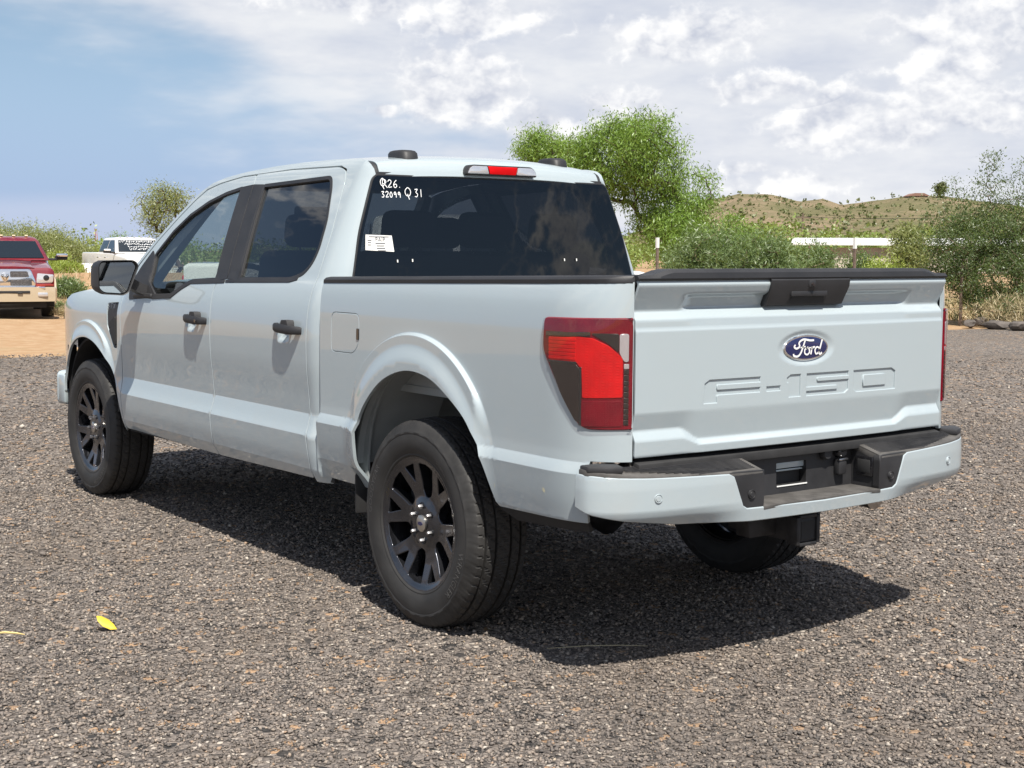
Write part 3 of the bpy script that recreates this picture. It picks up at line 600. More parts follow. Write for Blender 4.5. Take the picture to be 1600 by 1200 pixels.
# handwriting in white paint pen: R26 / 32099 / Q31  (y decreases to the right)
def hand(chars, y0, z0, h, w):
    G = {'R': [[(0, 0), (.05, 1), (.5, 1.05), (.7, .75), (.4, .5), (.1, .5)], [(.35, .5), (.9, -.05)]], '2': [[(0, .8), (.25, 1.05), (.6, .95), (.6, .65), (.05, .05), (.75, .1)]], '6': [[(.65, 1.05), (.25, .75), (.05, .3), (.3, 0), (.65, .2), (.5, .5), (.1, .35)]],
         '3': [[(0, .95), (.6, 1), (.25, .6), (.6, .35), (.4, 0), (0, .05)]], '0': [[(.35, 1), (.05, .6), (.15, .1), (.45, .05), (.65, .5), (.35, 1)]], '9': [[(.6, .75), (.35, 1), (.1, .75), (.3, .5), (.6, .75), (.6, 0)]],
         'Q': [[(.75, .85), (.4, 1.05), (0, .65), (.15, .15), (.6, .1), (.85, .5), (.75, .85)], [(.35, .3), (.6, -.35)]], '1': [[(.3, 1), (.3, 0)]], '.': [[(.1, .05), (.2, .1)]]}
    out = []; y = y0
    for c in chars:
        for st in G[c]: out.append([(y-p[0]*w, z0+p[1]*h) for p in catmull(st, 4)])
        y -= w*1.05
    return out
ribbon('paint_pen_writing', hand('Q', .642, 1.770, .034, .026)+hand('R26.', .632, 1.766, .032, .026)+hand('32099', .640, 1.722, .025, .0195)+hand('Q', .520, 1.728, .038, .034)+hand('31', .470, 1.728, .034, .024), backS, .0034, CHALK, bwp)
st = mk('window_sticker', [backS(.735, 1.555, .001), backS(.605, 1.552, .001), backS(.598, 1.480, .001), backS(.741, 1.487, .001)], [(0, 1, 2, 3)], PAPER, bwp)
def print_on(name, s, F, u0, v0, size, m, parent, off, du=-1, shear=0):
    v, f = text_polys(s, size); return mk(name, [F(u0+du*(p[0]+shear*p[1]), v0+p[1], off) for p in v], f, m, parent)
print_on('sticker_print', 'PAIP', backS, .690, 1.525, .026, INKM, bwp, .002)
for k, (ya, yb, z) in enumerate(((.720, .62, 1.546), (.69, .64, 1.517), (.685, .645, 1.506), (.685, .642, 1.495), (.68, .64, 1.485), (.728, .708, 1.53), (.728, .71, 1.52), (.728, .712, 1.51))):
    ribbon('sticker_line', [[(ya, z), (yb, z)]], backS, .0035, INKM, bwp, .002)
for (ya, z) in ((.585, 1.445), (.508, 1.448), (-.358, 1.452), (-.435, 1.452)):
    ribbon('defroster_clip', [[(ya, z), (ya, z-.012)]], backS, .006, PAPER, bwp, .002)
# ---- high brake lamp
chm = prism('high_brake_lamp', rounded([(-.205, 1.836), (.205, 1.836), (.193, 1.868), (.17, 1.884), (-.17, 1.884), (-.193, 1.868)], .012, 3), 'x', .765, .83, BLACKP, truck, .004)
prism('lamp_lens', rounded([(-.075, 1.842), (.075, 1.842), (.085, 1.878), (-.085, 1.878)], .004, 2), 'x', .758, .80, REDB, chm, .003)
for L in (1, -1): prism('lamp_lens', rounded([(L*.080, 1.842), (L*.198, 1.842), (L*.186, 1.866), (L*.168, 1.878), (L*.090, 1.878)], .005, 2), 'x', .7585, .80, CLEAR, chm, .003)

# ---- tailgate
LET = {'F': [[(.504, 1.034), (.480, 1.047), (.233, 1.047), (.233, 1.024), (.441, 1.024), (.441, 1.010), (.233, 1.010), (.235, .988), (.441, .988), (.441, .961), (.508, .961)]],
       '-': [[(.205, 1.010), (.131, 1.010), (.131, .988), (.205, .988)]], '1': [[(.101, 1.036), (.081, 1.047), (.025, 1.047), (.025, .961), (.090, .961), (.090, 1.015), (.101, 1.015)]],
       '5': [[(-.003, 1.047), (-.238, 1.047), (-.238, 1.026), (-.066, 1.026), (-.066, 1.016), (-.238, 1.016), (-.238, .974), (-.216, .961), (-.002, .961), (-.002, .982), (-.172, .982), (-.172, .993), (-.002, .993)]],
       '0': [[(-.263, 1.047), (-.491, 1.047), (-.516, 1.034), (-.516, .961), (-.281, .961), (-.263, .973)], [(-.325, 1.023), (-.454, 1.023), (-.454, .984), (-.325, .984)]]}
tg = panel('tailgate', truck, PAINT, [(-.806, .797), (.806, .797), (.806, 1.392), (-.806, 1.392)], tailP, [l[0] for l in LET.values()], flip=-1, step=(.010, .0065), lip=.009, edge=.003, seg=.0065)
for l in LET.values():
    panel('letter', tg, PAINT, shrink(l[0], -.004), tailP, l[1:], flip=-1, off=-.0055, lip=0, step=(.03, .03))
    if len(l) > 1: panel('letter_centre', tg, PAINT, l[1], tailP, flip=-1, off=0, lip=.008, edge=.003, step=(.03, .03))
rings = []
for y in np.concatenate([np.linspace(-.812, -.60, 8), np.linspace(-.5, .5, 7), np.linspace(.60, .812, 8)]):
    h = 1.407+.021*float(sst(.765, .655, abs(y))); x0 = -1.128-.018*(1-(y/.81)**2)-.012
    rings.append([(x0+.006, y, 1.390), (x0, y, 1.397), (x0+.002, y, h-.012), (x0+.014, y, h), (x0+.085, y, h), (x0+.095, y, h-.012), (x0+.095, y, 1.33), (x0+.06, y, 1.33), (x0+.06, y, 1.390)])
loft('tailgate_cap', rings, CAPP, tg, smooth=30)
prism('tailgate_inner', [(-1.075, .82), (-1.035, .83), (-1.035, 1.385), (-1.05, 1.385), (-1.05, .9)], 'y', -.79, .79, INNER, tg)
# handle bezel with camera
hb = [[(x, y, z) for y in np.linspace(w, -w, 9)] for x, w, z in ((-1.09, .205, 1.394), (-1.153, .208, 1.394), (-1.1575, .208, 1.387), (-1.1545, .207, 1.362), (-1.124, .202, 1.297), (-1.09, .202, 1.292), (-1.05, .20, 1.30))]
hn = loft('tailgate_handle', hb, BLACKP, tg, closed=False, smooth=30)
for L in (1, -1): mk('handle_side', [(-1.09, L*.205, 1.394), (-1.153, L*.208, 1.394), (-1.1575, L*.208, 1.387), (-1.1545, L*.207, 1.362), (-1.124, L*.202, 1.297), (-1.09, L*.202, 1.292), (-1.05, L*.20, 1.30)], [tuple(range(7))], BLACKP, hn)
mk('handle_pocket', [(-1.1395, .085, 1.327), (-1.1395, -.085, 1.327), (-1.1275, -.10, 1.301), (-1.1275, .10, 1.301)], [(0, 1, 2, 3)], LINER, hn)
box('handle_paddle', (-1.143, 0, 1.338), (.012, .19, .020), BLACKP, hn, .004)
box('camera_housing', (-1.156, -.002, 1.374), (.008, .034, .026), BLACKP, hn, .004)
lathe('camera_lens', [(0, -.007), (.006, -.006), (.008, 0)], SMOKE, hn, 14, 'x', center=(-1.160, -.002, 1.370))
# oval emblem
def tailS(u, v, o): p = tailP(np.array([0.]), np.array([1.14]))[0]; return (p[0]-o, u, v)
def oval(a, b, k=48): return [(a*math.cos(t), 1.14+b*math.sin(t)) for t in np.linspace(0, 2*math.pi, k, endpoint=False)]
em = loft('emblem', [[(tailS(0, 0, o)[0], *p) for p in oval(a, b)] for a, b, o in ((.119, .0475, -.004), (.119, .0475, .003), (.1165, .045, .0055))], CHROME, tg, smooth=30)
loft('emblem_field', [[(tailS(0, 0, o)[0], *p) for p in oval(a, b)] for a, b, o in ((.1105, .0405, .0052), (.110, .040, .0062), (.104, .036, .0068), (.02, .01, .0078))], BLUE, em, smooth=50)
# script letters, drawn as pen strokes (u right-handed: y decreases rightwards)
def pen(pts, w, k=6): 
    q = catmull(pts, k); return ([(-.001-(p[0]-.5)*.158, 1.14+(p[1]-.5)*.062) for p in q], w)
W = .0072
scr = [pen([(.10, .70), (.06, .58), (.14, .48), (.24, .60), (.22, .82), (.36, 1.0), (.58, .93), (.72, .93)], [.004]*1+[W]*42), pen([(.42, .95), (.36, .60), (.28, .20), (.18, .02), (.06, .06), (.04, .18)], W), pen([(.27, .52), (.36, .56), (.44, .58)], .0045),
       pen([(.50, .52), (.42, .40), (.42, .18), (.50, .10), (.57, .22), (.56, .42), (.50, .52), (.46, .42)], W*.85), pen([(.53, .50), (.62, .50), (.66, .54)], .004), pen([(.66, .56), (.64, .30), (.62, .10)], W), pen([(.65, .36), (.70, .52), (.76, .52)], W*.85),
       pen([(.90, .46), (.82, .52), (.76, .34), (.80, .12), (.88, .20), (.93, .40)], W*.85), pen([(1.0, .96), (.95, .60), (.90, .20), (.94, .10), (1.0, .18)], W)]
ribbon('script_lettering', scr, tailS, W, WHITE, em, off=.0092)

# ---- rear bumper
bplan = np.array(catmull([(-1.03, .992), (-1.085, .985), (-1.140, .938), (-1.178, .86), (-1.212, .70), (-1.235, .48), (-1.246, .24), (-1.249, 0)], 10))
bplan = np.concatenate([bplan, (bplan[::-1]*[1, -1])[1:]]); bs = np.concatenate([[0], np.cumsum(np.hypot(*np.diff(bplan, axis=0).T))]); bs -= bs[-1]/2; BS = bs[-1]
bnor = np.stack([np.gradient(bplan[:, 1]), -np.gradient(bplan[:, 0])], -1); bnor /= np.linalg.norm(bnor, axis=1)[:, None]
BZ = [.50, .553, .60, .622, .70, .745, .79]; BI = [-.085, -.050, -.010, -.001, 0, -.003, -.014]
def bumpP(s, z):          # s > 0 to the right
    s = np.asarray(s, float); z = np.asarray(z, float); x = np.interp(s, bs, bplan[:, 0]); y = np.interp(s, bs, bplan[:, 1])
    nx = np.interp(s, bs, bnor[:, 0]); ny = np.interp(s, bs, bnor[:, 1]); o = tri_smooth(z, BZ, BI, .006); o = np.where(z < .65, o*(.16+.84*sst(.34, .66, np.abs(y))), o)
    return np.stack([x+nx*o, y+ny*o, z+0*s], -1)
def s_of(y): return float(np.interp(-y, -bplan[:, 1], bs))
def sym(right): return right+[(-a, b) for a, b in right[::-1]]
so_ = lambda y: abs(s_of(y))
right = [(so_(.0)*0, .553), (so_(.36), .556), (so_(.66), .567), (so_(.88), .596), (so_(.975), .618), (BS-.004, .640), (BS-.004, .748), (so_(.975), .744), (so_(.90), .738), (so_(.80), .733), (so_(.475), .724), (so_(.455), .715), (so_(.412), .610), (so_(.39), .597), (0, .590)]
bump = panel('rear_bumper', truck, PAINT, [p for p in right]+[(-a, b) for a, b in right[::-1][1:-1]], bumpP, flip=1, step=(.025, .012), lip=.014, edge=.005)
# black centre cover is two cheeks and a lower lip
for L in (1, -1):
    ck = [(L*so_(.470), .730), (L*so_(.470), .726), (L*so_(.450), .712), (L*so_(.410), .606), (L*so_(.385), .592), (L*so_(.312), .592), (L*so_(.312), .728)]
    panel('bumper_cheek', bump, BLACKP, ck, bumpP, flip=1, off=-.004, step=(.03, .02), lip=.03, edge=.004)
    # step pad: a tread that slopes down to the rear, with fine ribs
    ys = np.linspace(.312, .985, 18); outer = [tuple(bumpP(np.array([s_of(y)]), np.array([.72]))[0][:2]+np.array([.004, 0])) for y in ys]
    inner = [(-1.04, .985), (-1.04, .86), (-1.085, .82), (-1.095, .312)]
    poly = [(p[0], L*p[1]) for p in outer]+[(p[0], L*p[1]) for p in inner]
    pad = prism('step_pad', poly, 'z', .735, .768, STEPP, bump, .006, 2); slope = lambda x: .27*min(0, x+1.10)
    for vt in pad.data.vertices: vt.co.z += slope(vt.co.x)
    for k in range(13):
        xo = -1.214+k*.0088; ya = min(.86, .60+(xo+1.214)*3.4)
        box('tread_rib', (xo, L*(.335+ya)/2, .7685+slope(xo)), (.004, ya-.335, .0034), BLACKP, pad, .0008, 1)
    prism('pad_end', [(-1.085, L*.983), (-1.132, L*.94), (-1.155, L*.885), (-1.05, L*.84), (-1.04, L*.98)], 'z', .755, .779, BLACKP, bump, .006, 2)
    mk('recess_side', [(-1.236, L*.312, .598), (-1.09, L*.312, .598), (-1.09, L*.312, .766), (-1.236, L*.312, .728)], [(0, 1, 2, 3)], BLACKP, bump)
    # parking sensors
    for y, z in ((.77, .668), (.372, .650)):
        s = s_of(L*y); p = bumpP(np.array([s]), np.array([z]))[0]; n = Vector((np.interp(s, bs, bnor[:, 0]), np.interp(s, bs, bnor[:, 1]), 0))
        sm = PAINT if y > .5 else BLACKP
        o = lathe('parking_sensor', [(0, .0035), (.009, .0035), (.0105, .001), (.0125, .001), (.0135, .003), (.0145, .003), (.016, -.004)], sm, bump, 20, 'x'); o.location = p+np.array(n)*.001
        o.rotation_euler = (0, 0, math.atan2(n.y, n.x))
prism('recess_floor', [(-1.243, -.312), (-1.243, .312), (-1.09, .312), (-1.09, -.312)], 'z', .590, .6035, STEPP, bump, .002)
PLW = [(.100, .632), (.100, .718), (-.062, .718), (-.062, .632)]
panel('recess_wall', bump, BLACKP, [(.312, .595), (-.312, .595), (-.312, .79), (.312, .79)], lambda y, z: np.stack([-1.100+.03*(z-.6), y, z], -1), [rounded(PLW, .004, 2)], flip=-1, step=(.1, .1), lip=.03)
box('bracket_bar', (-1.078, .02, .704), (.012, .17, .024), PAINT, bump, .003); box('bracket_bar', (-1.072, .02, .684), (.012, .17, .007), PAINT, bump, .002)
box('bracket_back', (-1.055, .02, .67), (.01, .2, .14), LINER, bump, 0)
ribbon('opening_edge', [[(.100, .6315), (-.062, .6315)]], lambda u, v, o: (-1.1015-o, u, v), .005, WHITE, bump)
# plugs and sockets right of the plate opening
lathe('trailer_plug', [(0, -.022), (.020, -.022), (.024, -.016), (.024, 0)], BLACKP, bump, 18, 'x', center=(-1.099, -.155, .735))
lathe('socket_cover', [(0, -.030), (.018, -.030), (.024, -.022), (.026, 0)], GLOSSB, bump, 18, 'x', center=(-1.099, -.232, .738))
box('socket_body', (-1.113, -.232, .680), (.03, .046, .06), BLACKP, bump, .008)
box('socket_hinge', (-1.125, -.232, .708), (.012, .05, .008), STEEL, bump, .002)
pl_ = box('plate_lamp', (-1.165, -.309, .682), (.085, .010, .075), GLOSSB, bump, .004); box('lamp_pocket', (-1.165, -.3045, .682), (.060, .004, .050), LINER, pl_, .002)
prism('tailgate_sill', [(-1.06, .745), (-1.135, .745), (-1.135, .775), (-1.06, .792)], 'y', -.80, .80, LINER, truck, .003)
# ---- tow hitch, exhaust, underside
hit = prism('hitch_receiver', [(-.045, .425), (.045, .425), (.045, .515), (-.045, .515)], 'x', -1.165, -.80, DARKST, truck, .006)
for (a, b, c, d) in ((-.062, -.045, .418, .522), (.045, .062, .418, .522), (-.045, .045, .515, .528), (-.045, .045, .412, .425)):
    prism('receiver_collar', [(a, c), (b, c), (b, d), (a, d)], 'x', -1.172, -1.12, DARKST, hit, .003)
prism('receiver_mouth', [(-.033, .437), (.033, .437), (.033, .503), (-.033, .503)], 'x', -1.1665, -1.1655, LINER, hit)
prism('hitch_bracket', [(-.16, .44), (.18, .44), (.20, .56), (-.20, .56)], 'x', -1.05, -.98, DARKST, hit, .004)
tube('exhaust_pipe', [(1.6, -.45, .48), (.6, -.55, .50), (.2, -.62, .62), (-.35, -.62, .60), (-.8, -.50, .53), (-1.06, -.46, .530)], .034, RUSTY, truck, 16)
tube('exhaust_tip', [(-.98, -.475, .530), (-1.10, -.455, .528)], [.039, .039], RUSTY, truck, 18)
for L in (1, -1):
    prism('frame_rail', [(-1.0, .53), (.9, .50), (3.9, .48), (3.9, .60), (.9, .62), (-1.0, .66)], 'y', L*.42, L*.50, DARKST, truck)
    tube('leaf_spring', [(-.72, L*.53, .60), (-.35, L*.53, .50), (0, L*.53, .46), (.4, L*.53, .50), (.75, L*.53, .56)], .028, DARKST, truck, 6)
    tube('shock_absorber', [(.1, L*.48, .40), (-.12, L*.42, .85)], .03, DARKST, truck, 10)
prism('floor_pan', [(.75, .52), (3.9, .50), (3.9, .56), (.75, .58)], 'y', -.88, .88, LINER, truck)
prism('bed_floor', [(.74, .90), (.74, .93), (-1.06, .93), (-1.06, .90)], 'y', -.80, .80, INNER, truck)
prism('bed_front_wall', [(-.80, .60), (.80, .60), (.80, 1.365), (-.80, 1.365)], 'x', .70, .69, INNER, truck)
tube('rear_axle', [(0, -.75, .41), (0, -.15, .41), (0, 0, .41), (0, .15, .41), (0, .75, .41)], [.05, .055, .15, .055, .05], DARKST, truck, 14)
tube('front_axle', [(3.693, -.75, .41), (3.693, 0, .42), (3.693, .75, .41)], .05, DARKST, truck, 10)
tube('drive_shaft', [(.1, 0, .43), (2.2, .05, .5)], .045, DARKST, truck, 12)
box('fuel_tank', (1.2, .18, .48), (1.0, .42, .18), LINER, truck, .04); box('muffler', (1.55, -.42, .46), (.6, .25, .15), RUSTY, truck, .05)
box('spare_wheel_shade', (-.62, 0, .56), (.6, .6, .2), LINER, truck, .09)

# ---- front end (mostly hidden by the cab)
def hoodP(x, y):
    x = np.asarray(x, float); y = np.asarray(y, float); z = np.interp(x, [3.1, 3.5, 4.0, 4.35, 4.48], [1.295, 1.275, 1.235, 1.18, 1.13]); k = (y/.82)**2
    return np.stack([x-.10*k*sst(4.0, 4.48, x), y, z+.012-.05*k*k+.02*sst(.55, .5, np.abs(y))*sst(.6, .45, np.abs(y))], -1)
panel('hood', truck, PAINT, [(3.12, -.80), (4.48, -.72), (4.48, .72), (3.12, .80)], hoodP, flip=1, step=(.05, .05))
def frontP(y, z):
    y = np.asarray(y, float); z = np.asarray(z, float); return np.stack([4.555-.28*np.abs(y/.95)**2.6-.06*(z-.85), y, z], -1)
gr = panel('grille', truck, GLOSSB, rounded([(-.62, .80), (.62, .80), (.64, 1.10), (-.64, 1.10)], .04, 3), frontP, flip=1, off=.004, step=(.05, .05))
for k in range(4): panel('grille_bar', gr, DARKST, [(-.6, .84+k*.065), (.6, .84+k*.065), (.6, .865+k*.065), (-.6, .865+k*.065)], frontP, flip=1, off=.02, step=(.06, .03))
fb = panel('front_bumper', truck, PAINT, rounded([(-.92, .50), (.92, .50), (.925, .70), (-.925, .70)], .03, 3), frontP, flip=1, off=.03, step=(.04, .04), lip=.06, edge=.01)
panel('bumper_grille', fb, BLACKP, rounded([(-.5, .55), (.5, .55), (.55, .70), (-.55, .70)], .03, 3), frontP, flip=1, off=.034, step=(.05, .05))
for L in (1, -1):
    panel('head_lamp', truck, CLEAR, rounded([(L*.66, .84), (L*.85, .86), (L*.85, 1.07), (L*.66, 1.10)], .02, 3), frontP, flip=1, off=.004, step=(.04, .04), lip=.03)
    box('bumper_end', (4.27, L*.925, .60), (.12, .03, .18), PAINT, truck, .012)
# ---- windscreen and pillars
def wsP(t, y):
    t = np.asarray(t, float); y = np.asarray(y, float); x = 2.50+t*.66; z = 1.852-t*.56-.03*np.sin(t*math.pi)*0; k = (y/.8)**2
    return np.stack([x-.10*k, y, z-.012*k+.02*np.sin(t*3.14)], -1)
panel('windscreen', truck, GLASS_W, [(.02, -.615), (.98, -.80), (.98, .80), (.02, .615)], wsP, flip=1, step=(.06, .06), lip=.005)
for L in (1, -1):
    rr = []
    for t in np.linspace(0, 1, 8):
        p = wsP(np.array([t]), np.array([L*(.615+.185*t)]))[0]; q = np.array([p[0]+.005, L*(float(S(2.9-.0*t, p[2]-.02))-.02), p[2]-.03])
        rr.append([tuple(p), tuple(p+[0, L*.03, .004]), tuple(q), tuple(q+[-.06, -L*.03, -.02]), tuple(p+[-.05, 0, -.03])])
    loft('a_pillar', rr, PAINT, truck, smooth=60)
box('cowl', (3.12, 0, 1.285), (.16, 1.5, .03), BLACKP, truck, .01)
# ---- door mirrors
def mirror(L):
    mo = [(1.233, 1.400), (1.214, 1.425), (1.03, 1.428), (1.004, 1.398), (1.065, 1.250), (1.095, 1.236), (1.205, 1.244), (1.236, 1.272)]
    mo = rounded(mo, [.02, .02, .02, .02, .02, .02, .02, .02], 4); c = np.array(mo).mean(0)
    rings = []
    for x, k in ((2.765, .93), (2.737, .955), (2.735, .985), (2.742, 1.0), (2.80, 1.0), (2.86, .93), (2.91, .78), (2.935, .5), (2.94, .02)):
        rings.append([(x+.04*(1.235-p[0])*0, L*(c[0]+(p[0]-c[0])*k), c[1]+(p[1]-c[1])*k+(1-k)*.0) for p in mo])
    h = loft('door_mirror', rings, BLACKP, truck, smooth=40, caps=False)
    g = shrink(mo, .012); mk('mirror_glass', [(2.752-.02*(p[0]-1.12)+.03*(p[1]-1.33), L*p[0], p[1]) for p in g], [tuple(range(len(g)))], MIRROR, h)
    rr = [[(x+dx, L*y, z+dz) for dx, dz in ((-.045, -.03), (.045, -.03), (.05, .02), (-.04, .03))] for x, y, z in ((2.83, .925, 1.255), (2.83, .97, 1.270), (2.82, 1.03, 1.30), (2.82, 1.08, 1.32))]
    loft('mirror_arm', rr, BLACKP, h, smooth=50)
    box('mirror_foot', (2.83, L*.945, 1.232), (.26, .035, .028), BLACKP, h, .01)
mirror(1); mirror(-1)
# ---- cabin
def seat(x, y, rear=False, w=.50):
    box('seat_cushion', (x+.05, y, .86), (.50, w, .18), SEAT, truck, .05)
    box('seat_back', (x-.22, y, 1.18), (.15, w, .62), SEAT, truck, .06, 3, Matrix.Rotation(R(-14), 3, 'Y'))
    for yy in ((y,) if w < .7 else (y-.42, y, y+.42)):
        b = box('head_rest', (x-.33, yy, 1.585), (.11, .27, .17), SEAT, truck, .045, 3, Matrix.Rotation(R(-10), 3, 'Y'))
        for q in (-.05, .05): tube('head_rest_post', [(x-.31, yy+q, 1.42), (x-.32, yy+q, 1.54)], .006, STEEL, b, 6)
seat(2.25, .40); seat(2.25, -.40); seat(1.25, 0, True, 1.35)
loft('dashboard', [[(3.10, y, 1.24), (2.86, y, 1.27), (2.70, y, 1.20), (2.68, y, 1.02), (2.85, y, .80), (3.10, y, .75)] for y in np.linspace(-.80, .80, 5)], DASH, truck)
sw = lathe('steering_wheel', [(.19+.016*math.cos(a), .016*math.sin(a)) for a in np.linspace(0, 2*math.pi, 10, endpoint=False)], DASH, truck, 36, 'x', closed=True); sw.location = (2.60, .40, 1.22); sw.rotation_euler = (0, R(22), 0)
box('wheel_spoke', (0, 0, 0), (.03, .36, .05), DASH, sw, .01); box('wheel_hub', (.0, 0, -.01), (.05, .16, .14), DASH, sw, .03)
tube('steering_column', [(2.62, .40, 1.21), (2.95, .40, 1.10)], .04, DASH, truck, 10)
box('inside_mirror', (2.62, 0, 1.70), (.03, .25, .07), DASH, truck, .015)
prism('headliner', [(.92, 1.86), (1.2, 1.885), (1.9, 1.875), (2.35, 1.83), (2.35, 1.81), (1.9, 1.855), (1.2, 1.865), (.92, 1.845)], 'y', -.60, .60, mat('headliner', (.30, .30, .29), .9), truck)
for L in (1, -1):
    prism('door_card', [(2.9, .6), (2.9, 1.22), (1.95, 1.31), (1.0, 1.33), (.85, 1.3), (.85, .6)], 'y', L*.86, L*.80, DASH, truck)
prism('rear_panel', [(-.78, .6), (.78, .6), (.78, 1.34), (-.78, 1.34)], 'x', .80, .78, DASH, truck)

# ---- wheels (axis y, outer face +y)
def make_tyre():
    sw_ = [(.255, .104), (.262, .116), (.268, .122), (.274, .126), (.279, .1255), (.290, .131), (.305, .1352), (.322, .1375), (.340, .1372), (.356, .1345), (.360, .1360), (.366, .1352), (.372, .1315), (.382, .1270), (.392, .1225), (.400, .1180), (.406, .1135), (.4095, .108)]
    tr = [.104, .097, .094, .090,   .0870, .0860, .0765, .0755, .070, .060, .050, .0400, .0390, .0295, .0285, .024, .012, .0]
    half = [(r, y, 's') for r, y in sw_]+[(.4105+.0065*(1-(y/.104)**2), y, 't') for y in tr]
    prof = half+[(r, -y, k) for r, y, k in half[::-1][1:]]
    n = 448; k = len(prof); r0 = np.array([p[0] for p in prof]); y0 = np.array([p[1] for p in prof]); a = np.arange(n)*2*np.pi/n
    Rr = np.repeat(r0[None], n, 0); ay = np.abs(y0); ia = np.arange(n)
    groove = ((ay > .029) & (ay < .0395)) | ((ay > .076) & (ay < .0865)); tread = ay <= .104+1e-6
    Rr -= np.where(groove & (r0 > .4), .013, 0)[None]
    # cross sipes: a zig-zag slot every eight steps; shoulder slots run down over the edge
    for j in range(k):
        if not (r0[j] > .38): continue
        if ay[j] > .0865: ph = (ia+ (2 if y0[j] > 0 else 6)+int(round((ay[j]-.085)*60))) % 7; d = .0045 if r0[j] > .400 else .002 
        elif ay[j] > .0395 and ay[j] < .076: ph = (ia+int(round(ay[j]*170))*(1 if y0[j] > 0 else -1)) % 8; d = .006
        elif ay[j] < .029: ph = (ia+int(round(y0[j]*200))) % 8; d = .006
        else: continue
        Rr[:, j] -= np.where(ph == 0, d, 0)
    # scalloped buttress blocks on the upper side wall
    for j in range(k):
        if .357 < r0[j] < .375: Rr[:, j] += 0
    V = np.stack([Rr*np.cos(a)[:, None], np.repeat(y0[None], n, 0), Rr*np.sin(a)[:, None]], -1)
    for j in range(k):
        if .364 < r0[j] < .395 and ay[j] > .12:
            V[:, j, 1] += np.sign(y0[j])*np.where((ia % 14) < 7, .0009, 0)
    F_ = []
    for i in range(n):
        i2 = (i+1) % n
        F_ += [(i*k+j, i*k+j+1, i2*k+j+1, i2*k+j) for j in range(k-1)]
    me = bpy.data.meshes.new('tyre'); me.from_pydata(V.reshape(-1, 3).tolist(), [], F_); me.update()
    me.polygons.foreach_set('use_smooth', [True]*len(me.polygons)); me.set_sharp_from_angle(angle=R(28)); return me
def faceD(r): return np.interp(r, [0, .055, .075, .11, .16, .225, .245, .262, .268], [.098, .098, .096, .086, .092, .108, .112, .120, .121])
def rimP(u, v):
    u = np.asarray(u, float); v = np.asarray(v, float); r = np.hypot(u, v); y = (faceD(r-.004)+faceD(r)+faceD(r+.004))/3
    return np.stack([u, y, v], -1)
def pol(r, deg): return (r*math.cos(R(deg)), r*math.sin(R(deg)))
NUTM = mat('lug_nut_steel', (.30, .30, .31), .35, 1)
def make_wheel():
    holes = []
    for k in range(6):
        c = 110+60*k; c = 180-c
        holes.append(rounded([pol(.166, c-1.2), pol(.166, c+1.2), pol(.243, c+9.3), pol(.243, c-9.3)], [.006, .006, .012, .012], 3))
        g = c+30
        holes.append(rounded([pol(.106, g-8), pol(.106, g+8), pol(.126, g+15), pol(.190, g+13.6), pol(.244, g+13.2), pol(.246, g), pol(.244, g-13.2), pol(.190, g-13.6), pol(.126, g-15)], [.012, .012, .02, .02, .014, 0, .014, .02, .02], 3))
    circ = [(.268*math.cos(a), .268*math.sin(a)) for a in np.linspace(0, 2*math.pi, 96, endpoint=False)]
    w = panel('wheel', None, WHEELM, circ, rimP, holes, step=(.011, .011), lip=.045, edge=.0045, seg=.012, flip=-1)
    # narrow machined ridges along each arm
    lathe('wheel_barrel', [(.268, .118), (.262, .110), (.250, .100), (.244, .06), (.240, -.06), (.262, -.118)], WHEELM, w, 72, 'y')
    lathe('brake_disc', [(.06, .02), (.175, .02), (.175, -.005), (.06, -.005)], DARKST, w, 48, 'y'); box('brake_caliper', (.15, .012, .03), (.07, .06, .16), DARKST, w, .015)
    lathe('wheel_back', [(.0, -.03), (.235, -.03)], LINER, w, 32, 'y')
    cap = lathe('hub_cap', [(0, .1085), (.028, .1078), (.033, .105), (.034, .09)], mat('cap_silver', (.48, .46, .42), .32, .9), w, 32, 'y')
    loft('cap_oval', [[(.017*math.cos(t), yy, .0075*math.sin(t)) for t in np.linspace(0, 2*math.pi, 24, endpoint=False)] for yy in (.1075, .1095)], BLUE, w, smooth=30)
    for k in range(6):
        a = R(60*k+25); x, z = .0675*math.cos(a), .0675*math.sin(a)
        lathe('lug_nut', [(0, .1165), (.006, .116), (.0095, .112), (.0100, .085)], NUTM, w, 6, 'y', center=(x, 0, z), smooth=40)
        lathe('lug_pocket', [(.0135, .0965), (.0155, .0985), (.0165, .094)], GLOSSB, w, 14, 'y', center=(x, 0, z))
    link('tyre', make_tyre(), RUBBER, w)
    # raised side-wall lettering
    def arc_text(s, r, mid, size, name, inward=False):
        v, f = text_polys(s, size, 2); xs = [p[0] for p in v]; W_ = max(xs); cx = W_/2; out = []
        for p in v:
            ang = R(mid)+((p[0]-cx)/r)*1.0; rr = r+p[1]-size*.35
            y = float(np.interp(rr, [.279, .290, .305, .322, .340, .356], [.1255, .131, .1352, .1375, .1372, .1345]))+.0011
            out.append((-rr*math.sin(ang)*-1*-1, y, rr*math.cos(ang)))
        mk(name, out, [q for q in f], LETM, w)
    arc_text('WRANGLER', .338, 118, .040, 'tyre_lettering'); arc_text('GOODYEAR', .338, -72, .040, 'tyre_lettering'); arc_text('275/60R20', .312, 38, .018, 'tyre_lettering')
    return w
LETM = mat('tyre_letters', (.070, .068, .065), .55)
w0 = make_wheel()
def copy_tree(o, parent):
    c = o.copy(); COL.objects.link(c); c.parent = parent
    for ch in list(o.children): copy_tree(ch, c)
    return c
kids = list(w0.children)
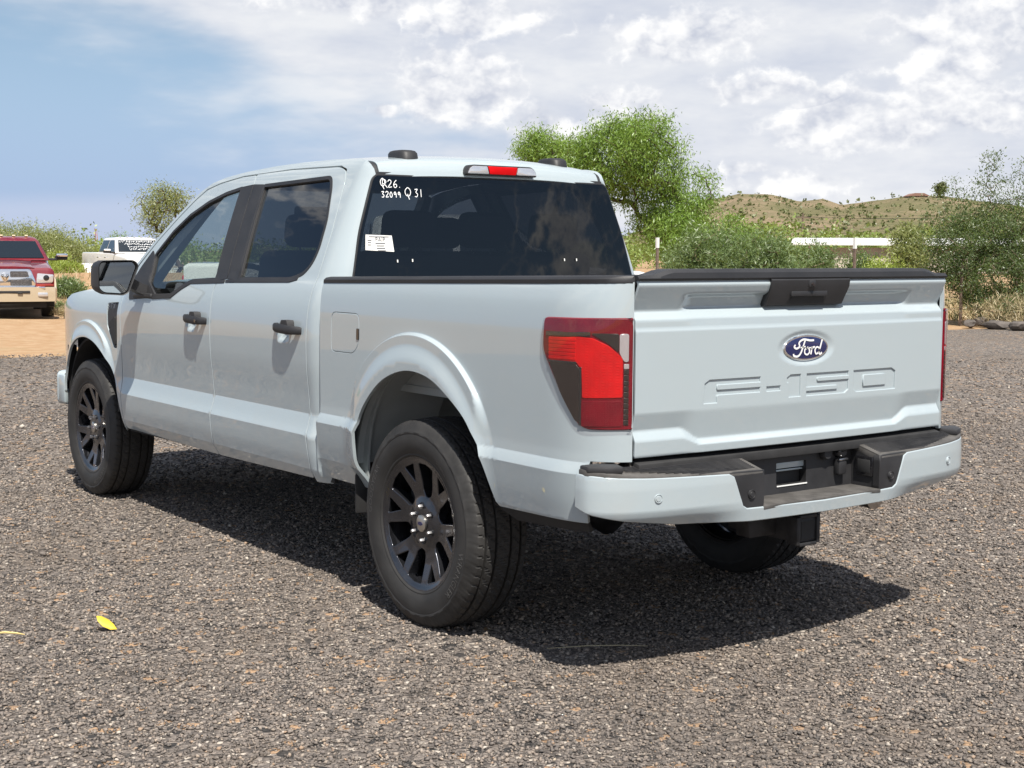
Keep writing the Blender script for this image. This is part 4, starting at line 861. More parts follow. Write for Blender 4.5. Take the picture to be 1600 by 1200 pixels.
for i, (x, L) in enumerate(((0, 1), (3.693, 1), (0, -1), (3.693, -1))):
    w = w0 if i == 0 else copy_tree(w0, truck)
    w.parent = truck; w.location = (x, L*.836, .411); w.rotation_euler = (0, (0, R(-29), R(17), R(50))[i] if L > 0 else 0, 0 if L > 0 else math.pi)

# ================================================================== the lot and the land
def bearing(col, D, z=0):
    """a place D metres from where the picture was taken, along a compass bearing given as an image column"""
    a = YAW-math.atan((col-800)/2199.4); return Vector((CAM.x+D*math.cos(a), CAM.y+D*math.sin(a), z))
def ground_mat():
    m = bpy.data.materials.new('desert_soil'); m.use_nodes = True; nt = m.node_tree; b = nt.nodes['Principled BSDF']; tc = N(nt, 'ShaderNodeTexCoord'); v = tc.outputs['Object']
    n1 = noise(nt, v, .35, 5, .6); n2 = noise(nt, v, 3.5, 6, .65); n3 = noise(nt, v, 40, 4, .6)
    c = mixc(nt, sstep(nt, n2, .3, .7), (.33, .205, .110), (.41, .285, .175)); c = mixc(nt, sstep(nt, n1, .52, .7), c, (.28, .23, .13)); c = mixc(nt, math_(nt, 'MULTIPLY', sstep(nt, n3, .55, .72), .5), c, (.30, .22, .14))
    nt.links.new(c, b.inputs['Base Color']); b.inputs['Roughness'].default_value = .95; b.inputs['Specular IOR Level'].default_value = .15
    bp = N(nt, 'ShaderNodeBump'); bp.inputs['Distance'].default_value = .04; bp.inputs['Strength'].default_value = .7; nt.links.new(math_(nt, 'ADD', n2, math_(nt, 'MULTIPLY', n3, .4)), bp.inputs['Height']); nt.links.new(bp.outputs[0], b.inputs['Normal'])
    return m
SOIL = ground_mat()
def gravel_mat():
    m = bpy.data.materials.new('gravel_bed'); m.use_nodes = True; nt = m.node_tree; b = nt.nodes['Principled BSDF']; tc = N(nt, 'ShaderNodeTexCoord'); v = tc.outputs['Object']
    vo = N(nt, 'ShaderNodeTexVoronoi'); vo.inputs['Scale'].default_value = 62; nt.links.new(v, vo.inputs['Vector'])
    vo2 = N(nt, 'ShaderNodeTexVoronoi'); vo2.inputs['Scale'].default_value = 27; nt.links.new(v, vo2.inputs['Vector'])
    sp = N(nt, 'ShaderNodeSeparateColor'); nt.links.new(vo.outputs['Color'], sp.inputs[0])
    sp2 = N(nt, 'ShaderNodeSeparateColor'); nt.links.new(vo2.outputs['Color'], sp2.inputs[0])
    c = mixc(nt, sp.outputs[0], (.085, .075, .069), (.245, .211, .184)); c = mixc(nt, math_(nt, 'GREATER_THAN', sp.outputs[1], .93), c, (.45, .40, .34)); c = mixc(nt, math_(nt, 'GREATER_THAN', sp2.outputs[2], .955), c, (.36, .24, .15)); c = mixc(nt, math_(nt, 'LESS_THAN', sp2.outputs[1], .10), c, (.045, .043, .042))
    n0 = noise(nt, v, .45, 5, .65); c = mixc(nt, math_(nt, 'MULTIPLY', sstep(nt, n0, .42, .68), .42), c, mixc(nt, .5, c, (.04, .037, .035)))
    n1 = noise(nt, v, .9, 5, .6); c = mixc(nt, math_(nt, 'MULTIPLY', sstep(nt, n1, .45, .75), .35), c, (.24, .185, .135))
    nt.links.new(c, b.inputs['Base Color']); b.inputs['Roughness'].default_value = .9; b.inputs['Specular IOR Level'].default_value = .2
    h = math_(nt, 'ADD', math_(nt, 'MULTIPLY', vo.outputs['Distance'], -1.0), math_(nt, 'MULTIPLY', vo2.outputs['Distance'], -.8))
    bp = N(nt, 'ShaderNodeBump'); bp.inputs['Distance'].default_value = .012; bp.inputs['Strength'].default_value = 1; nt.links.new(h, bp.inputs['Height']); nt.links.new(bp.outputs[0], b.inputs['Normal'])
    return m
GRAVEL = gravel_mat()
def sheet(name, xs, ys, zf, m):
    X, Y_ = np.meshgrid(xs, ys); Z = zf(X, Y_); nx = len(xs); v = np.stack([X.ravel(), Y_.ravel(), Z.ravel()], -1)
    f = [(j*nx+i, j*nx+i+1, (j+1)*nx+i+1, (j+1)*nx+i) for j in range(len(ys)-1) for i in range(nx-1)]
    return mk(name, v, f, m, None, True)
gx = np.concatenate([-np.geomspace(3000, 60, 16), np.linspace(-50, 110, 107), np.geomspace(120, 3500, 16)]); gy = np.concatenate([-np.geomspace(3500, 120, 16), np.linspace(-110, 40, 101), np.geomspace(50, 3000, 14)])
def wob(x, y, s, a, seed=0): return a*(np.sin(x*s+seed)*np.cos(y*s*1.13+seed*2)+.5*np.sin(x*s*2.3+y*s*1.7+seed*3)+.3*np.cos(x*s*4.1-y*s*3.3+seed))
def lot_edge(y): return 15.3-.13*np.clip(-y-2, 0, 30)-.0008*np.clip(-y, 0, 40)**2+.25*np.sin(y*.9)+.12*np.sin(y*2.7+1)
def ground_z(x, y):
    far = np.clip((x-lot_edge(y)-1.5)/6, 0, 1)*np.clip((160-np.hypot(x, y))/60, 0, 1)
    z = far*(.06+wob(x, y, .55, .05, 1)+wob(x, y, 1.7, .02, 4))
    berm = .75*np.exp(-((x-(36-.12*(y+10)))/2.2)**2)*sst(-2, -7, y)*sst(-30, -16, y)
    return z+berm-.012
ground = sheet('ground', gx, gy, ground_z, SOIL); tag(ground, 'orange desert soil beyond the gravel', None, None, 'structure'); del ground['label']
yy = np.linspace(-60, 60, 241); lx = [-50, -20]; v = []; f = []
for y in yy:
    e = float(lot_edge(y)); row = [-50, -10, 0, 6, 10, e-1, e-.2, e]; v += [(x, y, .0 if k < 7 else -.02) for k, x in enumerate(row)]
f = [(j*8+i, j*8+i+1, (j+1)*8+i+1, (j+1)*8+i) for j in range(240) for i in range(7)]
tag(mk('gravel_lot', v, f, GRAVEL), kind='structure')

def stones():
    """loose crushed stone: dense near the viewer, thinning outwards"""
    pts = []; siz = []
    fwd = np.array([math.cos(YAW), math.sin(YAW)]); rgt = np.array([math.sin(YAW), -math.cos(YAW)]); c0 = np.array([CAM.x, CAM.y])
    for d0, d1, dens, s0, s1 in ((3.0, 5.0, 5800, .0045, .0115), (5.0, 6.5, 4000, .005, .012), (6.5, 9.0, 2300, .006, .014), (9.0, 13, 800, .008, .017), (13, 20, 160, .010, .022)):
        hw = .47*d1+.35; n = int(dens*(d1-d0)*2*hw); d = RNG.uniform(d0, d1, n); a = RNG.uniform(-hw, hw, n); k = np.abs(a) < .455*d+.35
        p = c0+d[k, None]*fwd+a[k, None]*rgt; q = RNG.random(k.sum())**2.2; pts.append(p); siz.append(s0+(s1-s0)*q)
    P = np.concatenate(pts); s = np.concatenate(siz); k = P[:, 0] < lot_edge(P[:, 1])+.3; P, s = P[k], s[k]
    big = RNG.random(len(s)) < .004; s[big] *= RNG.uniform(1.4, 2.0, big.sum()); n = len(s)
    base = np.array([[1, 0, 0], [.2, 1, .1], [-1, .1, 0], [-.1, -1, 0], [.15, .1, .8], [-.1, 0, -.7]])
    tri = np.array([[0, 1, 4], [1, 2, 4], [2, 3, 4], [3, 0, 4], [1, 0, 5], [2, 1, 5], [3, 2, 5], [0, 3, 5]])
    V = base[None]*RNG.uniform(.6, 1.25, (n, 6, 3)); V += RNG.uniform(-.22, .22, (n, 6, 3)); V[:, :, 2] *= RNG.uniform(.55, 1.0, n)[:, None]
    an = RNG.uniform(0, 6.283, n); ti = RNG.uniform(-.7, .7, n); c, sn = np.cos(an)[:, None], np.sin(an)[:, None]; ct, stn = np.cos(ti)[:, None], np.sin(ti)[:, None]
    x, y, z = V[..., 0], V[..., 1], V[..., 2]; y, z = y*ct-z*stn, y*stn+z*ct; x, y = x*c-y*sn, x*sn+y*c
    V = np.stack([x, y, z], -1)*s[:, None, None]; V[..., :2] += P[:, None]; V[..., 2] += (s*RNG.uniform(.05, .55, n))[:, None]
    me = bpy.data.meshes.new('loose_stones'); T = (tri[None]+np.arange(n)[:, None, None]*6).reshape(-1, 3)
    me.vertices.add(n*6); me.vertices.foreach_set('co', V.reshape(-1).astype(np.float32)); me.loops.add(len(T)*3); me.loops.foreach_set('vertex_index', T.reshape(-1).astype(np.int32))
    me.polygons.add(len(T)); me.polygons.foreach_set('loop_start', np.arange(0, len(T)*3, 3, dtype=np.int32)); me.update(calc_edges=True); me.validate()
    m = bpy.data.materials.new('stone'); m.use_nodes = True; nt = m.node_tree; b = nt.nodes['Principled BSDF']; g = N(nt, 'ShaderNodeNewGeometry'); r = N(nt, 'ShaderNodeValToRGB'); nt.links.new(g.outputs['Random Per Island'], r.inputs[0])
    cr = r.color_ramp; cols = [(0, (0.050, 0.048, 0.047)), (.14, (0.088, 0.081, 0.077)), (.40, (0.139, 0.123, 0.113)), (.62, (0.181, 0.158, 0.143)), (.78, (0.231, 0.195, 0.168)), (.88, (0.277, 0.231, 0.193)), (.945, (0.353, 0.302, 0.252)), (.980, (0.336, 0.227, 0.151)), (.988, (0.462, 0.420, 0.370)), (.998, (0.521, 0.470, 0.395)), (1, (0.378, 0.286, 0.168))]
    cr.elements[0].position = 0; cr.elements[0].color = (*cols[0][1], 1); cr.elements[1].position = 1; cr.elements[1].color = (*cols[-1][1], 1)
    for p, c_ in cols[1:-1]: e = cr.elements.new(p); e.color = (*c_, 1)
    tc = N(nt, 'ShaderNodeTexCoord'); f_ = noise(nt, tc.outputs['Object'], 160, 3); pat = noise(nt, tc.outputs['Object'], 1.1, 4)
    c = mixc(nt, sstep(nt, f_, .35, .75), r.outputs[0], mixc(nt, .35, r.outputs[0], (.30, .25, .20))); c = mixc(nt, math_(nt, 'MULTIPLY', sstep(nt, pat, .5, .75), .30), c, (.23, .17, .12))
    n0 = noise(nt, tc.outputs['Object'], .45, 5, .65); c = mixc(nt, math_(nt, 'MULTIPLY', sstep(nt, n0, .42, .68), .42), c, mixc(nt, .5, c, (.04, .037, .035)))
    nt.links.new(c, b.inputs['Base Color']); b.inputs['Roughness'].default_value = .85; b.inputs['Specular IOR Level'].default_value = .25
    o = link('loose_stones', me, m); tag(o, 'crushed dark asphalt gravel covering the lot', None, None, 'stuff')
stones()

# ---- little things on the gravel
LEAFY = mat('yellow_leaf', (.80, .58, .05), .6)
def curl_leaf(name, c, sx, rz, m, label):
    out = [(-1, 0, .1), (-.55, .28, .02), (0, .52, .30), (.5, .46, .50), (.95, .1, .45), (.8, -.25, .2), (.2, -.42, .02), (-.4, -.3, .0), (0, 0, .10), (.45, .02, .2), (-.45, 0, .04)]
    v = [(p[0]*sx, p[1]*sx, p[2]*sx+.015) for p in out]
    o = mk(name, v, [(0, 1, 10), (1, 2, 8, 10), (2, 3, 9, 8), (3, 4, 9), (4, 5, 9), (5, 6, 8, 9), (6, 7, 10, 8), (7, 0, 10)], m, None, True); o.location = c; o.rotation_euler = (R(-30), R(-22), rz); md = o.modifiers.new('t', 'SOLIDIFY'); md.thickness = .001
    tag(o, label, 'leaf'); return o
curl_leaf('yellow_leaf', (.64, 1.985, .014), .050, .6, LEAFY, 'small curled yellow leaf lying on the gravel, left foreground')
STRAW = mat('straw', (.62, .48, .20), .8)
o = tube('straw_stalk', [(.78, 2.38, .018), (.75, 2.345, .024), (.72, 2.31, .022), (.70, 2.285, .017)], [.0025, .0045, .004, .0015], STRAW, None, 5); tag(o, 'short dry straw stalk on the gravel at the left edge', 'stalk')
o = tube('grass_twig', [(-.60, .77, .018), (-.68, .64, .026), (-.74, .52, .022), (-.79, .44, .018)], [.0012, .002, .0018, .001], mat('dry_twig', (.36, .31, .20), .85), None, 5); tag(o, 'thin dry twig lying in the shadow of the grey pickup', 'twig')
ROCK = mat('rock', (.11, .095, .085), .9, var=.35, vscale=6, bump=.6, bscale=14, bdist=.02)
def rock(c, s, seed, label):
    r = random.Random(seed); bm = bmesh.new(); bmesh.ops.create_icosphere(bm, subdivisions=2, radius=1)
    for v in bm.verts: v.co = Vector((v.co.x*s[0], v.co.y*s[1], v.co.z*s[2]))*(.8+.4*r.random())
    o = mk_bm('rock', bm, ROCK, None, 30); o.location = (c.x, c.y, c.z+s[2]*.45); o.rotation_euler = (0, 0, r.random()*6); tag(o, label, 'rock', 'dark rocks on the soil by the lot edge')
rock(bearing(1537, 30.5, .05), (.20, .14, .11), 1, 'dark rock left of the dry brush below the tall shrub'); rock(bearing(1516, 30.0, .05), (.17, .13, .08), 2, 'small dark rock nearest the grey tailgate at the lot edge'); rock(bearing(1560, 29.6, .05), (.30, .18, .09), 3, 'wide flat dark rock below the tall right hand shrub'); rock(bearing(1592, 29.2, .05), (.20, .14, .10), 4, 'dark rock at the right edge of the picture')

# ================================================================== plants
def leaf_mat(name, a, b, trans=.35):
    m = bpy.data.materials.new(name); m.use_nodes = True; nt = m.node_tree; nt.nodes.clear(); o = N(nt, 'ShaderNodeOutputMaterial'); g = N(nt, 'ShaderNodeNewGeometry'); tc = N(nt, 'ShaderNodeTexCoord')
    n = noise(nt, tc.outputs['Object'], 1.6, 3); f = math_(nt, 'ADD', math_(nt, 'MULTIPLY', g.outputs['Random Per Island'], .42), math_(nt, 'MULTIPLY', math_(nt, 'SUBTRACT', n, .3), .8), clamp=True)
    c = mixc(nt, f, a, b); d = N(nt, 'ShaderNodeBsdfDiffuse'); t = N(nt, 'ShaderNodeBsdfTranslucent'); gl = N(nt, 'ShaderNodeBsdfGlossy'); gl.inputs['Roughness'].default_value = .45; mx = N(nt, 'ShaderNodeMixShader'); mx.inputs[0].default_value = trans; m2 = N(nt, 'ShaderNodeMixShader'); m2.inputs[0].default_value = .05
    nt.links.new(c, d.inputs[0]); nt.links.new(mixc(nt, .5, c, (.30, .42, .05), 'MIX'), t.inputs[0]); nt.links.new(d.outputs[0], mx.inputs[1]); nt.links.new(t.outputs[0], mx.inputs[2]); nt.links.new(mx.outputs[0], m2.inputs[1]); nt.links.new(gl.outputs[0], m2.inputs[2]); nt.links.new(m2.outputs[0], o.inputs[0]); return m
L_MESQ = leaf_mat('mesquite_leaf', (.125, .225, .032), (.285, .42, .078)); L_YEL = leaf_mat('palo_verde_leaf', (.19, .22, .075), (.34, .36, .14)); L_GREY = leaf_mat('shrub_leaf', (.10, .155, .055), (.23, .30, .12)); L_CREO = leaf_mat('creosote_leaf', (.065, .105, .035), (.17, .22, .085)); L_LIME = leaf_mat('weed_leaf', (.24, .31, .045), (.42, .48, .10)); L_DRY = leaf_mat('dry_grass_blade', (.36, .29, .16), (.52, .44, .27), .15)
BARK = mat('bark', (.075, .052, .040), .9, var=.4, vscale=10, bump=.8, bscale=30, bdist=.01); TWIG = mat('twig_bark', (.17, .13, .085), .9, var=.3); PALEB = mat('pale_bark', (.26, .25, .15), .85, var=.25)
def leaves(name, A, per, spread, ln, wd, m, parent, droop=.5, rng=RNG):
    n = len(A)*per; c = np.repeat(A, per, 0)+rng.normal(0, 1, (n, 3))*np.array([spread, spread, spread*.75])
    d = rng.normal(0, 1, (n, 3)); d[:, 2] -= droop; d /= np.linalg.norm(d, axis=1)[:, None]; s = np.cross(d, rng.normal(0, 1, (n, 3))); s /= np.linalg.norm(s, axis=1)[:, None]+1e-9
    l = ln*rng.uniform(.5, 1.3, n)[:, None]; w = wd*rng.uniform(.6, 1.3, n)[:, None]
    V = np.stack([c, c+d*l*.5+s*w*.5, c+d*l, c+d*l*.5-s*w*.5], 1).reshape(-1, 3); V[:, 2] = np.maximum(V[:, 2], .02)
    me = bpy.data.meshes.new(name); me.vertices.add(n*4); me.vertices.foreach_set('co', V.reshape(-1).astype(np.float32)); me.loops.add(n*4); me.loops.foreach_set('vertex_index', np.arange(n*4, dtype=np.int32)); me.polygons.add(n); me.polygons.foreach_set('loop_start', np.arange(0, n*4, 4, dtype=np.int32)); me.update(calc_edges=True)
    return link(name, me, m, parent)
def skeleton(name, roots, targets, m, parent, r_tip, power=.42, jit=.06, rmax=.3, minz=.1):
    nodes = [np.mean(np.array(roots, float), 0)-[0, 0, .12]]+[np.array(r, float) for r in roots]; par = [-1]+[0]*len(roots); rs_ = random.Random(5); order = sorted(range(len(targets)), key=lambda i: min(np.linalg.norm(targets[i]-np.array(r)) for r in roots))
    for i in order:
        t = targets[i]; A = np.array(nodes); dz = t[2]-A[:, 2]; dist = np.linalg.norm(A-t, axis=1)+np.where(dz < 0, 1.2*-dz, 0); j = int(dist.argmin()); p = nodes[j]; L = np.linalg.norm(t-p); k = max(1, min(5, int(L/.35)+1)); prev = j
        for q in range(1, k+1):
            x = p+(t-p)*q/k
            if q < k: x = x+np.array([rs_.gauss(0, 1), rs_.gauss(0, 1), rs_.gauss(0, .7)+.4])*jit*L
            nodes.append(x); par.append(prev); prev = len(nodes)-1
    cnt = np.ones(len(nodes))
    for i in range(len(nodes)-1, -1, -1):
        if par[i] >= 0: cnt[par[i]] += cnt[i]
    rad = np.minimum(r_tip*cnt**power, rmax); V = []; F_ = []
    for i, p in enumerate(par):
        if p < 0: continue
        a, b = Vector(nodes[p]), Vector(nodes[i]); ra, rb = min(rad[p], rad[i]*1.5), rad[i]; rg = tube_rings([a, b], [ra, rb], 5); q = len(V); V += rg[0]+rg[1]; F_ += [(q+k, q+(k+1) % 5, q+5+(k+1) % 5, q+5+k) for k in range(5)]
    return mk(name, V, F_, m, parent, True)
def blob_targets(ells, n, rng, shell=.45):
    out = []; vol = np.array([a*b*c for *_, a, b, c in ells])**.67; vol /= vol.sum()
    for (x, y, z, a, b, c), w in zip(ells, vol):
        k = max(4, int(n*w)); d = rng.normal(0, 1, (k, 3)); d /= np.linalg.norm(d, axis=1)[:, None]; r = rng.uniform(shell**3, 1, k)**(1/3)
        out.append(np.array([x, y, z])+d*r[:, None]*np.array([a, b, c]))
    P = np.concatenate(out); P[:, 2] = np.maximum(P[:, 2], .15); return P
def plant(name, label, cat, loc, ells, n, per, spread, ln, wd, lm, bm_, roots=((0, 0, 0),), r_tip=.006, rmax=.2, seed=0, group=None, droop=.5, shell=.45, extra=None, jit=.06):
    rng = np.random.default_rng(seed); e = empty(name, loc, 0); tag(e, label, cat, group); lz = loc[2] if cat != 'tree' or loc[2] < 5 else 0; T = blob_targets([(a, b, c-lz, d, e_, f) for a, b, c, d, e_, f in ells], n, rng, shell)
    if extra is not None: T = np.concatenate([T, extra])
    crown = 'crown' if cat == 'tree' else 'foliage'; stem = 'trunk' if cat == 'tree' else 'stems'
    skeleton(stem, roots, T, bm_, e, r_tip, rmax=rmax, jit=jit); leaves(crown, T, per, spread, ln, wd, lm, e, droop, rng); return e
def V3(l): return [tuple(p) for p in l]
gz = lambda p: Vector((p.x, p.y, float(ground_z(np.array([p.x]), np.array([p.y]))[0])))
# big mesquite behind the cab: crown lobes in the tree's own metres (across = to the right as seen)
def across(D, pairs, depth=1.0):
    """lobes given as (columns, rows) seen from the lot -> ellipsoids in local metres around the first column"""
    c0 = pairs[0][0]; rgt = Vector((math.sin(YAW-math.atan((c0-800)/2199.4)), -math.cos(YAW-math.atan((c0-800)/2199.4)), 0)); fwd = Vector((-rgt.y, rgt.x, 0)); out = []
    for i, (X, Y, rx, ry, dz) in enumerate(pairs[1:]):
        s = D/2199.4; p = rgt*((X-c0)*s)+fwd*dz; z = 1.4824+(394-Y)*s; out.append((p.x, p.y, z, rx*s, rx*s*depth, ry*s))
    return out
D = 38.0
lob = across(D, [(1040,), (960, 245, 62, 58, 0), (1010, 240, 52, 52, -.6), (905, 255, 38, 42, .4), (1065, 310, 46, 58, .3), (1042, 335, 42, 45, .8), (1060, 370, 46, 36, -.5), (930, 285, 34, 26, 1.0), (992, 300, 30, 34, .9), (1010, 345, 22, 30, .4), (985, 205, 45, 22, .2)])
plant('mesquite_tree', 'tall bright green mesquite tree with a dark leaning trunk behind the grey cab', 'tree', gz(bearing(1040, D)), lob, 430, 120, .20, .13, .026, L_MESQ, BARK, ((0, 0, 0), (.15, .1, 0)),   .008, .13, 11, droop=1.0, shell=.5, jit=.10)
lob = across(44, [(880,), (845, 228, 34, 24, 0), (830, 240, 26, 16, .3), (868, 250, 30, 26, 0)])
plant('mesquite_tree', 'small mesquite crown rising over the cab roof left of the tallest tree', 'tree', gz(bearing(880, 44)), lob, 90, 110, .20, .13, .028, L_MESQ, BARK, ((0, 0, 0),), .010, .12, 12, droop=1.0)
lob = across(46, [(275,), (255, 325, 30, 22, 0), (280, 318, 24, 20, .3), (240, 345, 18, 16, 0), (262, 305, 16, 10, 0), (268, 362, 26, 14, .2)])
plant('desert_tree', 'airy pale green desert tree left of the grey pickup windscreen', 'tree', gz(bearing(275, 46)), lob, 120, 60, .20, .10, .026, L_YEL, BARK, ((0, 0, 0), (.1, 0, 0)), .009, .07, 13, droop=.6, shell=.2, jit=.12)
# left background: loose row of palo verdes and weeds
row = [(20, 62, 40, 350, 'shrub_tree', L_YEL, 'tall pale yellow green desert tree at the left edge behind the maroon truck'), (62, 58, 34, 362, 'shrub_tree', L_YEL, 'rounded yellow green desert tree above the maroon truck roof'), (95, 66, 26, 362, 'shrub_tree', L_YEL, 'yellow green desert tree right of the maroon truck roof'), (186, 70, 14, 372, 'shrub_tree', L_MESQ, 'small distant green tree above the white truck'), (135, 74, 24, 380, 'shrub_tree', L_YEL, 'low distant shrub between the maroon and white trucks'), (-30, 60, 36, 352, 'shrub_tree', L_YEL, 'desert tree cut off by the left edge of the picture')]
for i, (X, D, rx, Y, nm, lm, lab) in enumerate(row):
    lob = across(D, [(X,), (X, (Y+440)/2, rx, (440-Y)/2, 0), (X-rx*.5, Y+34, rx*.6, 26, .5), (X+rx*.5, Y+38, rx*.6, 26, -.4)])
    plant(nm, lab, 'tree', gz(bearing(X, D)), lob, 170, 90, .24, .12, .028, lm, PALEB, ((0, 0, 0), (.3, .1, 0), (-.3, 0, 0)), .008, .10, 20+i, 'desert trees along the left skyline', .4, .3)
for i, (X, D, rx, Y, lab) in enumerate([(88, 46, 24, 402, 'lime green weedy bush behind the maroon truck mirror'), (104, 44, 12, 424, 'lime green weedy bush just left of the white truck'), (70, 48, 24, 406, 'lime green weedy bush behind the maroon truck hood'), (160, 66, 26, 392, 'lime green bush behind the white truck cab'), (210, 72, 30, 392, 'lime green bush above the grey pickup mirror'), (104, 40, 12, 444, 'low olive green scrub on the orange bank')]):
    lob = across(D, [(X,), (X, (Y+475)/2, rx, (475-Y)/2, 0), (X+rx*.5, (Y+480)/2+5, rx*.6, (470-Y)/2, .3)])
    plant('weedy_bush', lab, 'bush', gz(bearing(X, D)), lob, 130, 70, .16, .13, .022, L_LIME if i < 5 else L_GREY, TWIG, ((0, 0, 0), (.2, 0, 0)), .004, .03, 40+i, 'weedy bushes at the left of the lot', -.9)
# shrubs behind the bed and the tailgate
for i, (X, D, rx, Y, dep, lm, lab) in enumerate([(1105, 29, 52, 352, 1, L_GREY, 'broad grey green shrub right of the mesquite trunk'), (1185, 28, 56, 358, 1, L_GREY, 'grey green shrub left of the lone rounded bush, above the tailgate'), (1145, 36, 50, 338, 1, L_MESQ, 'brighter green shrub behind the grey green thicket'), (1270, 33, 36, 376, 1, L_GREY, 'low rounded bush above the tailgate handle'), (1345, 34, 22, 390, 1, L_GREY, 'small green shrub right of the fence post'), (1382, 33, 28, 402, .8, L_LIME, 'bright lime green low bush above the tailgate'), (1418, 42, 26, 346, 1, L_YEL, 'thin yellow green tree behind the fence, left of the tall shrub'), (1060, 33, 22, 388, 1, L_GREY, 'small shrub at the foot of the mesquite tree')]):
    B = 394+1.45*2199/D; lob = across(D, [(X,), (X, (Y+B)/2, rx, (B-Y)/2, 0), (X-rx*.45, (Y+B)/2-2, rx*.55, (B-Y)/2*.9, .4), (X+rx*.45, (Y+B)/2+6, rx*.55, (B-Y)/2*.85, -.3)])
    plant('desert_shrub' if i != 6 else 'desert_tree', lab, 'shrub' if i != 6 else 'tree', gz(bearing(X, D)), lob, 230 if i < 3 else 120, 80, .15, .11 if i != 6 else .15, .022 if i != 6 else .03, lm, TWIG, ((0, 0, 0), (.3, .1, 0), (-.3, -.1, 0), (.1, .3, 0)), .005, .05, 60+i, 'shrubs beyond the lot', -.5, .25)
# tall creosote on the right: long upright wands
D = 31.5; rng = np.random.default_rng(90); c0 = 1530; rgt = Vector((math.sin(YAW-math.atan((c0-800)/2199.4)), -math.cos(YAW-math.atan((c0-800)/2199.4)), 0)); ex = []
for X, Y in ((1452, 332), (1470, 300), (1488, 288), (1500, 300), (1520, 285), (1533, 252), (1540, 262), (1548, 248), (1560, 290), (1580, 262), (1590, 280), (1600, 300), (1612, 250), (1625, 300), (1440, 360), (1460, 385), (1448, 410), (1470, 430), (1505, 330), (1475, 345)):
    s = D/2199.4; top = np.array([*(rgt*((X-c0)*s))[:2], 1.48+(394-Y)*s]); basep = np.array([top[0]*.45, top[1]*.45, 1.0])
    for t in np.linspace(.15, 1, 9): ex.append(basep+(top-basep)*t+rng.normal(0, .03, 3))
lob = across(D, [(1530,), (1530, 400, 80, 70, 0), (1575, 370, 60, 70, .2), (1495, 395, 40, 60, -.2), (1560, 430, 80, 45, 0), (1610, 400, 60, 80, .3), (1500, 452, 50, 32, 0), (1565, 462, 75, 28, -.2)])
plant('creosote_shrub', 'tall wispy dark green shrub with upright wands at the right edge', 'shrub', gz(bearing(1530, D)), lob, 520, 74, .10, .062, .022, L_CREO, TWIG, ((0, 0, 0), (.2, .1, 0), (-.25, 0, 0), (.1, -.3, 0), (-.05, .25, 0)), .0035, .035, 91, None, -.4, .2, np.array(ex), .05)
# dry brush and straw grass
def grass(name, label, regions, n, h, m, seed, lean=.5):
    rng = np.random.default_rng(seed); P = []
    for (x0, x1, d0, d1, w) in regions:
        k = int(n*w); X = rng.uniform(x0, x1, k); Dd = rng.uniform(d0, d1, k); a = YAW-np.arctan((X-800)/2199.4); P.append(np.stack([CAM.x+Dd*np.cos(a), CAM.y+Dd*np.sin(a)], -1))
    P = np.concatenate(P); 
    cl = np.sin(P[:, 0]*1.3)*np.cos(P[:, 1]*1.1)+.6*np.sin(P[:, 0]*3.1+P[:, 1]*2.7); P = P[(cl > rng.uniform(-1.6, .9, len(P)))]
    k = len(P); z = ground_z(P[:, 0], P[:, 1]); b = np.stack([P[:, 0], P[:, 1], z], -1); d = rng.normal(0, lean, (k, 3)); d[:, 2] = 1; L = h*rng.uniform(.35, 1.2, k)[:, None]; a = rng.uniform(0, 6.28, k); s = np.stack([np.cos(a), np.sin(a), 0*a], -1)*.012
    V = np.stack([b-s, b+s, b+d*L], 1).reshape(-1, 3); me = bpy.data.meshes.new(name); me.from_pydata(V.tolist(), [], [(3*i, 3*i+1, 3*i+2) for i in range(k)]); o = link(name, me, m); tag(o, label, None, None, 'stuff'); return o
grass('dry_grass', 'straw coloured dry grass beyond the gravel', [(1080, 1420, 29, 45, .40), (1420, 1700, 32.5, 45, .2), (1080, 1660, 45, 80, .25), (60, 330, 36, 70, .15)], 26000, .24, L_DRY, 3)
rng = np.random.default_rng(8); e = empty('dry_brush', gz(bearing(1580, 30.5))); tag(e, 'clump of dry grey brush under the tall right hand shrub', 'brush')
T = blob_targets([(0, 0, .28, .9, .6, .32)], 160, rng, .3); skeleton('stems', ((0, 0, 0), (.3, .1, 0), (-.3, 0, 0)), T, TWIG, e, .004, rmax=.02); leaves('foliage', T, 16, .10, .16, .012, L_DRY, e, -1.2, rng)
for i, (X, D_) in enumerate(((92, 33), (100, 31))):
    e = empty('dry_tuft', gz(bearing(X, D_))); tag(e, ('tuft of dry weeds on the sand right of the maroon truck', 'smaller dry tuft on the sand in front of the maroon truck')[i], 'weeds'); rng = np.random.default_rng(70+i)
    T = blob_targets([(0, 0, .12, .22, .2, .12)], 40, rng, .2); skeleton('stems', ((0, 0, 0),), T, TWIG, e, .003, rmax=.01); leaves('foliage', T, 14, .05, .12, .012, L_DRY if i else L_GREY, e, -1, rng)

